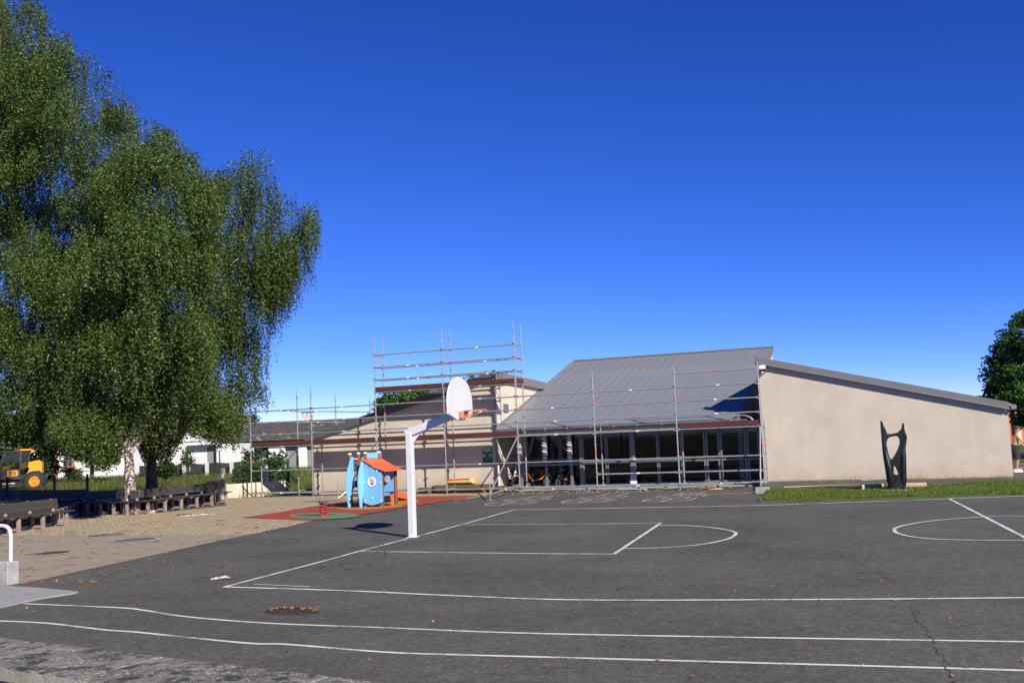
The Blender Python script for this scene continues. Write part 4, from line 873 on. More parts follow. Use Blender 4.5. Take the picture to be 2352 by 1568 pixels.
# plastic ducts bent over the deck at the right
t = thing('bent_ducts', 'bundle of pale plastic ducts bent in an arch on the right scaffold deck', 'duct', W(ui(3)-.75,.3,2.28), TH)
for k in range(3): part('duct', MB().ring((0,.06*k,-.16),(0,1,0),.42-.02*k,.022,20,8,0,PI) if False else MB().tube([(math.cos(a)*(.42-.015*k)+.03*k,.05*k,math.sin(a)*.28-.02) for a in np.linspace(.1,PI-.1,16)], .016, 8), M['galv'], t, True)
# barrier tape
p0, p1 = G(*c5(1585,1232)), G(*c5(2212,1224)); pts = spline([p0,p0.lerp(p1,.12)+Vector((.02,.25,0)),p0.lerp(p1,.25),p0.lerp(p1,.55)+Vector((0,.08,0)),p1], 10)
o = part('barrier_tape', ribbon(pts, .11, .016), M['stripe']); tag(o, 'red and white striped barrier tape trailing on the asphalt near the right scaffold foot', 'tape')
o = part('footing_block', MB().box(-.2,.2,-.18,.18,0,.2), M['concrete'], bevel=.012); o.location = G(1752,1133); o.rotation_euler.z = TH; tag(o, 'rough concrete block by the scaffold outrigger at the corner of the grass', 'block')
o = part('cable_box', MB().box(-.55,.55,-.1,.1,0,.035).box(-.5,.5,-.08,.08,.0351,.05), M['white_metal']); o.location = G(*c5(1225,1196)); o.rotation_euler.z = TH; tag(o, 'white flat board lying on the ground under the middle of the scaffold', 'board')
o = part('yellow_plank', MB().box(-.36,.36,-.06,.06,0,.05).box(-.355,.355,-.02,.02,.0501,.056), M['yellow_wood']); o.location = G(*c5(1862,1188)); o.rotation_euler.z = TH; tag(o, 'short yellow plank on the asphalt at the right scaffold foot', 'plank')
# tricycles
def trike(label, m, loc, rz, sc=1.0):
    t = thing('tricycle', label, 'tricycle', loc, rz, 'children tricycles parked behind the porch louvres'); t.scale = (sc,)*3
    part('frame', MB().tube(spline([(-.3,0,.2),(-.1,0,.27),(.15,0,.33),(.3,0,.5)],5), .025, 8).tube([(-.3,-.2,.14),(-.3,.2,.14)], .02, 8).tube([(-.3,0,.2),(-.3,0,.14)], .025, 8), M[m], t, True)
    part('fork', MB().tube([(.3,0,.5),(.36,.05,.2)], .02, 8).tube([(.3,0,.5),(.36,-.05,.2)], .02, 8), M[m], t, True)
    part('handlebar', MB().tube(spline([(.14,-.25,.66),(.22,-.15,.64),(.27,0,.56),(.22,.15,.64),(.14,.25,.66)],5), .018, 8), M['black'], t, True)
    part('saddle', MB().hexa([(-.22,-.11,.31),(.02,-.05,.31),(.02,.05,.31),(-.22,.11,.31),(-.24,-.12,.36),(.02,-.05,.35),(.02,.05,.35),(-.24,.12,.36)]), M['black'], t, bevel=.015)
    part('back_hoop', MB().tube(spline([(-.26,-.12,.3),(-.34,-.11,.5),(-.35,0,.55),(-.34,.11,.5),(-.26,.12,.3)],5), .016, 8), M[m], t, True)
    for x, y, r in ((.36,0,.19),(-.3,.22,.13),(-.3,-.22,.13)):
        wh = part('wheel', MB().ring((x,y,r),(0,1,0),r-.025,.026,20,8), M['tyre'], t, True); part('rim', MB().lathe([(0,-.02),(r*.4,-.025),(r-.05,-.012),(r-.05,.012),(r*.4,.025),(0,.02)], (x,y,r), (0,1,0), 16), M['white_plastic'], wh, True)
for x, m, lb, rz in ((262,'red_paint','red tricycle nearest the porch corner and downpipe',1.9),(310,'red_paint','red tricycle between the porch corner and the first louvre post',2.3),(415,'red_paint','red tricycle just right of the first louvre post',1.7),(475,'yellow','yellow tricycle left of the second louvre post',.2),(610,'black','dark tricycle with a pale wheel right of the second louvre post',2.7),(685,'yellow','tall yellow tricycle left of the third louvre post',-2.0)):
    trike(lb, m, W(um(x,1100,2.2), 2.25+.2*random.random(), .05), TH+rz, 1.05)

# ================================================================== MAN AT THE RIGHT CORNER
mp = G(2334,1083.5); t = thing('person', 'bare chested man in black shorts and white shoes reaching out beyond the right wall', 'person', mp, math.radians(-12))
bmv = [(0,0,.88),(.03,0,1.02),(.06,0,1.2),(.10,0,1.33),(.135,0,1.43),(.155,0,1.51),(.175,0,1.63),   # 0-6 spine, neck, head
 (.09,-.17,1.36),(.24,-.22,1.14),(.45,-.2,.99),(.53,-.19,.96),   # 7-10 near arm
 (.11,.17,1.36),(.22,.23,1.12),(.40,.22,.97),(.48,.21,.94),       # 11-14 far arm
 (.0,-.10,.80),(.06,-.11,.47),(.0,-.11,.09),(.12,-.115,.045),      # 15-18 near leg
 (.0,.10,.80),(.10,.12,.47),(.02,.12,.09),(.14,.125,.045),           # 19-22 far leg
 (.262,0,1.61),(.58,-.22,.95),(.60,-.19,.93),(.585,-.165,.93),(.55,-.15,.96)]  # 23 nose, 24-26 fingers, 27 thumb
bme = [(0,1),(1,2),(2,3),(3,4),(4,5),(5,6),(3,7),(7,8),(8,9),(9,10),(3,11),(11,12),(12,13),(13,14),(0,15),(15,16),(16,17),(17,18),(0,19),(19,20),(20,21),(21,22),(6,23),(10,24),(10,25),(10,26),(10,27)]
br_ = [.14,.125,.14,.12,.05,.056,.092,.065,.045,.034,.03,.065,.045,.034,.035,.095,.06,.04,.035,.095,.06,.04,.035,.022,.011,.011,.011,.011]
me = bpy.data.meshes.new('body'); me.from_pydata(bmv, bme, []); ob = bpy.data.objects.new('body', me); C.objects.link(ob)
sk_ = ob.modifiers.new('skin','SKIN'); sub = ob.modifiers.new('sub','SUBSURF'); sub.levels = 2; sub.render_levels = 2
for k, sv_ in enumerate(me.skin_vertices[0].data): sv_.radius = (br_[k]*(1.25 if k in (1,2,3) else 1), br_[k]); sv_.use_root = (k == 0)
dg = bpy.context.evaluated_depsgraph_get(); m2 = bpy.data.meshes.new_from_object(ob.evaluated_get(dg)); bpy.data.objects.remove(ob); m2.materials.clear(); m2.materials.append(M['skin']); m2.polygons.foreach_set('use_smooth',[True]*len(m2.polygons))
body = link('body', m2, t)
part('shorts', MB().tube([(.01,0,1.02),(.0,0,.94),(0,0,.82)], [.175,.19,.195], 16).tube([(0,-.1,.86),(.03,-.11,.68),(.05,-.11,.5)], [.125,.128,.125], 14).tube([(0,.1,.86),(.05,.11,.68),(.08,.12,.5)], [.125,.128,.125], 14), M['shorts'], t, True)
part('hair', MB().sphere((.155,0,1.665), .1, 14, sc=(1,.92,.75)), M['hair'], t, True)
for y in (-.035,.035): part('eye', MB().sphere((.255,y,1.64), .012, 8), M['black'], t, True)
for x, y in ((.06,-.113),(.08,.123)): part('shoe', MB().sphere((x,y,.055), .16, 14, sc=(1,.38,.36)).box(x-.15,x+.15,y-.055,y+.055,0,.03), M['white_plastic'], t, True)

# ================================================================== LEFT BACKGROUND: fence, low wall, field, machine, houses
def P3(px, py, Y): return AT(px, py, Y)
F0, F1 = AT(-120,1100,47), AT(512,1080,43.4); F0.z = F1.z = 0
t = thing('wire_fence', 'low chain link fence on dark posts behind the birch bed', 'fence', (0,0,0)); d = F1-F0; L = d.length; dn = d.normalized()
posts = [AT(x,1100,46) for x in (10,142,232,415)]
for p in posts:
    s = (Vector((p.x,p.y,0))-F0).dot(dn); q = F0+dn*s; part('fence_post', MB().tube([q+Vector((0,0,-.02)), q+Vector((0,0,1.27))], .055, 10), M['dark_bark'], t, True)
mesh_ = MB(); st = .12
for s in np.arange(0, L, st):
    for sg in (-1, 1):
        a = F0+dn*s+Vector((0,0,.42 if sg > 0 else 1.14)); b = F0+dn*(s+.72)+Vector((0,0,1.14 if sg > 0 else .42)); mesh_.bar(a, b, .007, .007)
o = part('wire_mesh', mesh_, M['wire'], t); o['kind'] = 'stuff'
for z in (.42,1.15): part('line_wire', MB().tube([F0+Vector((0,0,z)),F1+Vector((0,0,z))], .007, 5), M['wire'], t)
q = F1; part('end_post', MB().box(q.x-.07,q.x+.07,q.y-.07,q.y+.07,-.02,1.3).bar(q+Vector((-.7,0,0)),q+Vector((-.05,0,1.0)),.1,.1), M['pale_concrete'], t)
wA, wB = W(-14.3,1.9), W(-11.55,1.15)
wA = AT(520,1120,44.2); wB = AT(657,1115,46.0); wA.z = wB.z = 0; d = wB-wA
t = thing('low_wall', 'low cream rendered wall with wire mesh on green posts behind the left scaffold bay', 'wall', wA, math.atan2(d.y,d.x)); L = d.length
for k in range(3): part('wall_panel', MB().box(L*k/3+.03,L*(k+1)/3-.03,-.05,.05,-.02,.60), M['cream_wall'], t)
for k in range(4): part('wall_post', MB().box(L*k/3-.045,L*k/3+.029,-.07,.07,-.02,.64 if k != 2 else 1.35), M['green_metal'] if k in (1,3) else M['pale_concrete'], t)
part('gate_post', MB().box(L+.06,L+.16,-.05,.05,-.02,1.55), M['green_metal'], t); part('strut', MB().bar((L*.62,.08,.6),(L*.67,.08,1.3),.09,.09), M['pale_concrete'], t)
ms = MB()
for s in np.arange(0, L-.6, .13): ms.bar((s,0,.62),(s+.6,0,1.3),.007,.007).bar((s+.6,0,.62),(s,0,1.3),.007,.007)
o = part('wire_mesh', ms, M['wire'], t); o['kind'] = 'stuff'
# meadow blades between the fence and the houses
def seed(poly, n): 
    x0,x1 = min(p.x for p in poly), max(p.x for p in poly); y0,y1 = min(p.y for p in poly), max(p.y for p in poly); x = rng.uniform(x0,x1,n); y = rng.uniform(y0,y1,n); k = inpoly(x,y,poly); return np.stack([x[k],y[k],np.full(k.sum(),-.03)],1)
mp_ = seed([Vector((-27,44,0)),Vector((-10.5,44.5,0)),Vector((-18,92,0)),Vector((-52,92,0))], 60000); blades('meadow_grass', mp_, rng.uniform(.15,.5,len(mp_)), np.full(len(mp_),.02), M['meadow'], .5)
mp_ = seed([Vector((-11.3,47,0)),Vector((-9.2,50,0)),Vector((-9.6,62,0)),Vector((-14,66,0))], 9000); blades('verge_grass', mp_, rng.uniform(.1,.4,len(mp_)), np.full(len(mp_),.014), M['meadow'], .5)
# black shade-net fence on concrete posts
nA, nB = AT(330,1089,82), AT(545,1089,80); t = thing('net_fence', 'black shade net fence on concrete posts in front of the white garages', 'fence', (0,0,0))
for x in (376.8,424.3,476.8,533.5): p = AT(x,1089,80.5); part('fence_post', MB().box(p.x-.14,p.x+.14,p.y-.2,p.y-.05,-.03,1.12), M['pale_concrete'], t)
xs = np.linspace(nA.x,nB.x,5)
for k in range(4): part('net_panel', MB().prism([(xs[k]+.02,81,.0),(xs[k+1]-.02,81,.0),(xs[k+1]-.02,81,1.06),((xs[k]+xs[k+1])/2,81,.98),(xs[k]+.02,81,1.06)], (0,.03,0)), M['net'], t)
# timber lying on the field edge
for k,(xa,ya,xb,yb,lb) in enumerate(((-40,1132,120,1118,'long yellow timber lying on the grass in front of the loader'),(30,1125,170,1117,'second pale timber lying beyond the yellow one on the grass'))):
    a, b = G(xa,ya,.35), G(xb,yb,.35); a = AT(xa,ya,50); b = AT(xb,yb,53); a.z = b.z = .0; d = b-a
    t = thing('field_timber', lb, 'timber', a, math.atan2(d.y,d.x)); 
    for j in range(2): part('plank', MB().box(0,d.length,j*.22,j*.22+.2,0,.16+.05*j), M['yellow_wood'], t)
# telehandler
tb0 = AT(70,1110,66); tb0.z = -.03; Y0 = 66; mpp = Y0/FOC
t = thing('telehandler', 'yellow and black telescopic loader with big ribbed tyres parked on the grass', 'loader', (AT(88,1100,Y0).x, Y0, -.03), math.radians(20))
def wheel(x, y, R=.58):
    w_ = part('wheel', MB().lathe([(R*.55,-.2),(R*.9,-.23),(R,-.16),(R,.16),(R*.9,.23),(R*.55,.2)], (x,y,R), (0,1,0), 28), M['tyre'], t, True)
    for k in range(20):
        a = 2*PI*k/20; c_, s_ = math.cos(a), math.sin(a)
        for sg in (-1,1): pass
        part('lug', MB().bar((x+c_*R*1.0,y-.2,R+s_*R*1.0),(x+math.cos(a+.13)*R*1.02,y+.02,R+math.sin(a+.13)*R*1.02),.07,.07,(c_,0,s_)), M['tyre'], w_)
    part('rim', MB().lathe([(R*.56,.1),(R*.56,-.2),(R*.5,-.21),(R*.45,-.12),(R*.18,-.12),(R*.15,-.2),(0,-.2)], (x,y,R), (0,1,0), 24), M['yellow'], w_, True)
for x, y in ((-.15,-.85),(-.15,.85),(-2.75,-.85),(-2.75,.85)): wheel(x, y)
part('chassis', MB().hexa([(-3.2,-.55,.45),(.3,-.55,.45),(.3,.55,.45),(-3.2,.55,.45),(-3.2,-.6,1.0),(.4,-.6,1.05),(.4,.6,1.05),(-3.2,.6,1.0)]), M['machine_black'], t)
part('engine_cover', MB().prism([(-.66,-.72,1.05),(-.5,-.72,1.28),(-.4,-.72,1.78),(.1,-.72,1.86),(.26,-.72,1.78),(.28,-.72,1.1),(.12,-.72,1.25),(-.3,-.72,1.22)], (0,1.35,0)), M['yellow'], t, bevel=.02)
part('mudguard', MB().ring((-.15,-.85,.58),(0,1,0),.7,.03,16,6,0,PI) if False else MB().prism([(-.15+math.cos(a)*.68,-1.05,.58+math.sin(a)*.68) for a in np.linspace(.15,PI-.5,12)]+[(-.15+math.cos(a)*.63,-1.05,.58+math.sin(a)*.63) for a in np.linspace(PI-.5,.15,12)], (0,.42,0)), M['machine_black'], t)
part('tail_lamp', MB().box(.282,.31,-.6,-.45,1.3,1.45), M['red_paint'], t)
part('door', MB().box(-2.2,-.95,-.76,-.70,.75,1.42), M['machine_black'], t, bevel=.02)
cab = part('cab_frame', MB().bar((-2.2,-.7,1.4),(-1.85,-.7,2.5),.09,.09).bar((-2.35,.7,1.4),(-2.0,.7,2.5),.09,.09).bar((-.95,-.7,1.4),(-.95,-.7,2.5),.12,.12).bar((-1.1,.7,1.4),(-1.1,.7,2.5),.1,.1).bar((-.5,-.7,1.8),(-.42,-.7,2.5),.06,.06).box(-2.1,-.36,-.72,.72,2.5,2.56).box(-2.4,-.8,-.7,.7,1.36,1.42), M['machine_black'], t)
part('roof_rim', MB().box(-1.0,-.36,-.76,-.6,2.561,2.66).box(-.355,-.2,-.735,.7,2.42,2.58), M['yellow'], t, bevel=.01)
part('cab_glass', MB().prism([(-2.15,-.69,1.43),(-1.02,-.69,1.43),(-1.02,-.69,2.48),(-1.82,-.69,2.48)], (0,.012,0)), M['cab_glass'], t); part('cab_glass', MB().prism([(-.88,-.69,1.43),(-.55,-.69,1.47),(-.45,-.69,2.48),(-.88,-.69,2.48)], (0,.012,0)), M['cab_glass'], t)
part('seat', MB().box(-1.6,-1.2,-.25,.25,1.43,1.6).box(-1.3,-1.15,-.25,.25,1.6,2.1), M['black'], t, bevel=.03)
part('boom', MB().bar((.1,.35,1.75),(-4.2,.35,1.15),.3,.34), M['yellow'], t); part('boom_head', MB().hexa([(-4.6,.15,.4),(-4.1,.15,.4),(-4.1,.55,.4),(-4.6,.55,.4),(-4.4,.2,1.25),(-4.0,.2,1.3),(-4.0,.5,1.3),(-4.4,.5,1.25)]), M['machine_black'], t)
part('beacon', MB().lathe([(.07,0),(.07,.1),(.03,.14),(0,.14)], (-1.15,-.5,2.56), seg=12), M['red_paint'], t)
lp = part('maker_plate', MB().prism([(-1.72,-.775,.94),(-1.1,-.775,1.0),(-1.1,-.775,1.32),(-1.72,-.775,1.36)], (0,.012,0)), M['yellow'], t)
text_mesh('JCB', .3, M['machine_black'], lp, Matrix.Translation((-1.41,-.779,1.15)) @ Matrix.Rotation(PI/2,4,'X'), bold=.008, sx=.85)
part('number_bar', MB().box(-2.0,-1.3,-.62,-.605,.5,.56), M['white_plastic'], t); part('step', MB().box(-1.9,-1.2,-.9,-.62,.35,.4), M['grey_steel'], t)
# white cottage with a window box
t = thing('cottage', 'white cottage with red quoins and a flower box under its window behind the loader', 'house', (AT(126,1090,88).x,88,-.03)); k_ = 88/FOC
part('wall', MB().box(0,6.2,0,4,0,2.9), M['white_wall'], t); part('quoin', MB().box(-.02,.28,-.03,-.002,0,2.9), M['brick_wall'], t)
part('roof', MB().hexa([(-.3,-.4,2.92),(6.5,-.4,2.92),(6.5,4.4,2.92),(-.3,4.4,2.92),(-.3,1.9,4.4),(6.5,1.9,4.4),(6.5,2.1,4.4),(-.3,2.1,4.4)]), M['tile'], t)
wn = part('window', MB().box(.75,1.55,-.05,-.002,1.1,2.5), M['inner_frame'], t); part('pane', MB().box(.83,1.13,-.06,-.051,1.18,2.42).box(1.19,1.47,-.06,-.051,1.18,2.42), M['glass'], wn); part('window_surround', MB().box(1.56,1.72,-.04,-.002,1.0,2.6), M['brick_wall'], t)
part('flower_box', MB().box(.72,1.58,-.25,-.07,1.0,1.2), M['terracotta'], t); part('sill', MB().box(.6,1.7,-.2,-.003,.93,.99), M['concrete'], t); part('string_course', MB().box(.3,5,-.06,-.003,.7,.78), M['concrete'], t)
# garages and gabled house
gx = AT(424,1060,90).x; k_ = 90/FOC
t = thing('garage', 'white flat roofed garage block with a canopy and grey door beyond the black net', 'garage', (gx,90,-.03)); L = (550-424)*k_
part('wall', MB().box(0,L,.6,5,0,2.55), M['white_wall'], t); part('canopy', MB().box(.0,L*.62,-.3,.58,2.56,2.78), M['white_metal'], t); part('door', MB().box(L*.38,L*.56,.55,.597,0,2.4), M['grey_panel'], t)
for x in (.02, L*.6): part('canopy_post', MB().box(x,x+.14,-.28,-.14,0,2.555), M['white_metal'], t)
part('side_wing', MB().box(L*.64,L,.2,.597,0,2.2), M['white_wall'], t)
t = thing('gabled_house', 'white gabled house with a grey roof half hidden by the birch leaves', 'house', (AT(345,1060,93).x,93,-.03)); L = (450-345)*96/FOC
part('wall', MB().prism([(0,0,0),(L,0,0),(L,0,3.4),(L*.9,0,3.9),(L*.3,0,3.0),(0,0,3.0)], (0,5,0)), M['white_wall'], t)
part('gable', MB().prism([(L*.72,-.3,2.9),(L*1.22,-.3,3.0),(L*1.22,-.3,3.9),(L*1.0,-.3,4.3)], (0,.25,0)), M['white_wall'], t); part('roof', MB().prism([(-.4,-.4,3.05),(L*.6,-.4,3.4),(L*.5,2.5,4.2),(-.4,2.5,4.0)], (0,.2,.12)), M['tile'], t)
# dark tiled house behind the left scaffold
Yh = 99; hx0, hx1 = AT(459,1008,Yh).x, AT(850,1008,Yh).x; xr0, xr1 = AT(563,968,Yh+5).x, AT(850,960,Yh+5).x
t = thing('tiled_house', 'long low house with a dark tiled roof and brick chimney behind the scaffold', 'house', (hx0,Yh,-.03)); Lh = hx1-hx0
ez = AT(600,1012,Yh).z; rz_ = AT(650,967,Yh+5).z; print('tiled', ez, rz_)
xa, xb = xr0-hx0, xr1-hx0
part('wall', MB().box(.6,Lh,.9,8,0,ez-.02), M['grey_panel'], t)
part('eave_beam', MB().box(.3,Lh,.0,.2,ez-.28,ez-.02), M['dark_wood'], t)
part('recess_shade_panel', MB().box(AT(550,1,Yh).x-hx0,AT(614,1,Yh).x-hx0,.84,.897,1.2,ez-.03), M['dark_wood'], t)  # dark panel stands in for the shade of the recess under the eave
for xq0, xq1 in ((613.5,651.8),(681.5,701.4)):
    part('wall_panel', MB().box(AT(xq0,1030,Yh).x-hx0,AT(xq1,1030,Yh).x-hx0,.5,.897,.0,ez-.05), M['white_wall'], t)
part('window', MB().box(AT(655,1,Yh).x-hx0,AT(679,1,Yh).x-hx0,.84,.897,.9,ez-.1), M['inner_frame'], t); part('pane', MB().box(AT(656.5,1,Yh).x-hx0,AT(677.5,1,Yh).x-hx0,.82,.839,.98,ez-.2), M['glass'], t)
rbase = part('roof', MB().add([(-.3,-.5,ez-.02),(Lh+.3,-.5,ez-.02),(Lh+.3,10.5,ez-.02),(-.3,10.5,ez-.02),(xa,5,rz_-.03),(Lh+.3,5,rz_-.03)], [(0,1,5,4),(1,2,5),(2,3,4,5),(3,0,4),(0,3,2,1)]), M['tile'], t)
tl = MB().box(-.155,.155,-.02,.33,.0,.03); tme = tl.mesh('roof_tile', M['tile']); fall = math.atan2(rz_-ez, 5.5); nrw = int(math.hypot(5.5, rz_-ez)/.29); cnt = 0; rest = MB(); tv = [v.co.copy() for v in tme.vertices]; tf_ = [tuple(p.vertices) for p in tme.polygons]
for j in range(nrw):
    s = j*.29; y = -.5+s*math.cos(fall); z = ez+s*math.sin(fall); xlo = -.3+(xa+.3)*s/(nrw*.29)
    for i in range(int((Lh+.3-xlo)/.32)):
        x = xlo+.16+i*.32; R_ = Matrix.Translation((x,y,z+.012)) @ Matrix.Rotation(fall-.05+random.uniform(-.012,.012),4,'X')
        if cnt < 300 and AT(590,1000,Yh).x-hx0 < x < AT(800,1000,Yh).x-hx0: o = link('roof_tile', tme, rbase); o.matrix_local = R_; cnt += 1
        else: rest.add([R_ @ v for v in tv], tf_)
o = part('roof_tile', rest, M['tile'], rbase); o['kind'] = 'stuff'
cx_ = AT(707,960,Yh+5).x-hx0; part('chimney', MB().box(cx_-.45,cx_+.45,4.4,5.3,rz_-.5,rz_+.42).box(cx_-.52,cx_+.52,4.35,5.35,rz_+.421,rz_+.5), M['pale_concrete'], t); part('chimney_cap', MB().box(cx_-.6,cx_+.6,4.3,5.4,rz_+.78,rz_+.84).box(cx_-.42,cx_-.36,4.5,4.56,rz_+.501,rz_+.779).box(cx_+.36,cx_+.42,4.5,4.56,rz_+.501,rz_+.779).box(cx_-.03,cx_+.03,4.5,4.56,rz_+.501,rz_+.779), M['fascia_dark'], t)
gl0 = AT(632,1035,Yh+.2); tg = thing('globe_lamp', 'round white globe lamp on the white panel of the tiled house', 'lamp', (gl0.x,Yh+.5,gl0.z)); part('globe', MB().sphere((0,-.2,0), .17, 16), M['white_plastic'], tg, True); part('bracket', MB().tube([(0,-.08,-.1),(0,-.002,-.14)], .03, 8), M['fascia_dark'], tg)
# house beyond the man on the right
q = AT(2262,905,75); t = thing('brick_house', 'orange brick house with a dark roof glimpsed behind the right tree', 'house', (q.x,75,-.03)); 
part('wall', MB().box(-.1,14,0,6,0,2.9), M['brick_wall'], t); part('roof', MB().hexa([(-.6,-.5,2.91),(14.5,-.5,2.91),(14.5,6.5,2.91),(-.6,6.5,2.91),(.6,2.9,q.z),(14.5,2.9,q.z),(14.5,3.1,q.z),(.6,3.1,q.z)]), M['tile'], t); part('garage_door', MB().box(2.4,4.6,-.05,-.002,0,2.2), M['terracotta'], t); part('pillar', MB().box(1.9,2.3,-.3,-.003,0,2.6), M['cream_wall'], t)
struct('far_lawn', sheet([G(2326,1062),G(2600,1052),G(2600,1018),G(2326,1030)], .008), M['turf'])

# ================================================================== TREES
def poly_dist(x, y, poly):
    d = np.full(x.shape, 1e9)
    for i in range(len(poly)):
        ax_, ay_ = poly[i-1]; bx_, by_ = poly[i]; vx, vy = bx_-ax_, by_-ay_; L2 = vx*vx+vy*vy+1e-9
        s = np.clip(((x-ax_)*vx+(y-ay_)*vy)/L2, 0, 1); d = np.minimum(d, np.hypot(x-ax_-s*vx, y-ay_-s*vy))
    return d
def at_np(px, py, Y):
    d = ((px-1176)/FOC)[:,None]*np.array(Rv)-((py-784)/FOC)[:,None]*np.array(Uv)+np.array(Fv); s = Y/d[:,1]
    P = d*s[:,None]; P[:,2] += EYE; return P
def clump_centres(poly, Y, thick, n, soft=140, bias=0.0):
    p = np.array(poly, float); out = []
    x = rng.uniform(p[:,0].min(), p[:,0].max(), n*6); y = rng.uniform(p[:,1].min(), p[:,1].max(), n*6)
    k = inpoly(x, y, poly); x, y = x[k][:n], y[k][:n]; d = poly_dist(x, y, poly)
    half = thick*np.sqrt(np.clip(1-(1-np.clip(d/soft, 0, 1))**2, .02, 1)); sgn = rng.uniform(-1, 1, len(x)); sgn = np.sign(sgn)*np.abs(sgn)**.6
    return at_np(x, y, Y+half*sgn), d, sgn
def boughs(poly, Y, thick, nb, per, rb):
    c, d, sg = clump_centres(poly, Y, thick, nb); q = np.repeat(c, per, 0); off = rng.normal(0, 1, q.shape)*np.array([rb, rb, rb*.55])*.6
    P = q+off; r_ = P-np.array([0,0,EYE]); dp = r_@np.array(Fv); px = 1176+FOC*(r_@np.array(Rv))/dp; py = 784-FOC*(r_@np.array(Uv))/dp
    k = inpoly(px, py, poly); return P[k], q[k]
def leaf_quads(P, size, droop=.6, out=None):
    N = len(P); a = rng.uniform(0, 2*PI, N); tl = rng.uniform(-.9, .5, N)*droop
    ax_ = np.stack([np.cos(a)*np.cos(tl), np.sin(a)*np.cos(tl), np.sin(tl)-droop*.5], 1); ax_ /= np.linalg.norm(ax_, axis=1)[:,None]
    r = rng.normal(0, 1, (N,3))
    if out is not None: r = r*.75+out*1.0+np.array([0,0,.3])
    sd_ = np.cross(ax_, r); sd_ /= np.linalg.norm(sd_, axis=1)[:,None]+1e-9
    s = (size*rng.uniform(.65, 1.35, N))[:,None]
    return np.stack([P, P+ax_*s*.45+sd_*s*.34, P+ax_*s, P+ax_*s*.45-sd_*s*.34], 1)
def strands(cent, rad, nst, Lrange, step, spread, droop_bias=1.0, hub=None):
    # hanging twigs: from points in each clump, falling with a slight sway
    K = len(cent); c = np.repeat(cent, nst, 0); N = len(c); off = rng.normal(0, 1, (N,3)); off *= (rad*rng.random((N,1))**.4)/np.linalg.norm(off, axis=1)[:,None]; off[:,2] *= .75
    p0 = c+off; Ls = rng.uniform(*Lrange, N); m = int(Lrange[1]/step); tt = np.arange(m)*step
    dirx = off*np.array([1,1,0]); ln = np.linalg.norm(dirx, axis=1)[:,None]+1e-6; dirx = dirx/ln*rng.uniform(.0,.25,(N,1)); ph = rng.uniform(0,6.28,N)
    P = p0[:,None,:]+dirx[:,None,:]*np.minimum(tt,.5)[None,:,None]; P = np.repeat(P, 1, 1)
    P[:,:,2] -= tt[None,:]*droop_bias; P[:,:,0] += np.sin(tt[None,:]*4+ph[:,None])*.035
    ok = (tt[None,:] < Ls[:,None]); P = P[ok]+rng.normal(0, spread, P[ok].shape)
    if hub is None: return P
    h = np.repeat(np.repeat(hub, nst, 0)[:,None,:], m, 1)[ok]; od = P-h; od[:,2] += .5; return P, od/(np.linalg.norm(od, axis=1)[:,None]+1e-6)
def limb(mb, pts, r0, r1, seg=8):
    P_ = spline(pts, 4); n = len(P_); mb.tube(P_, [r0+(r1-r0)*(i/(n-1))**.8 for i in range(n)], seg)
def trunk_path(px, Y, base_z=0):
    pts = [AT(x,y,Y) for x,y in px]; pts[0].z = base_z-.05; return pts
SKIRT = np.array([(-300,1005),(45,1008),(120,1022),(190,1055),(235,1078),(275,1058),(285,1000),(315,1005),(325,1055),(390,1062),(405,1035),(428,995),(480,1005),(500,1030),(550,1036),(575,1000),(640,960),(720,900)], float).T      # how low the hanging twigs reach
birch_grp = 'weeping birches on the left'
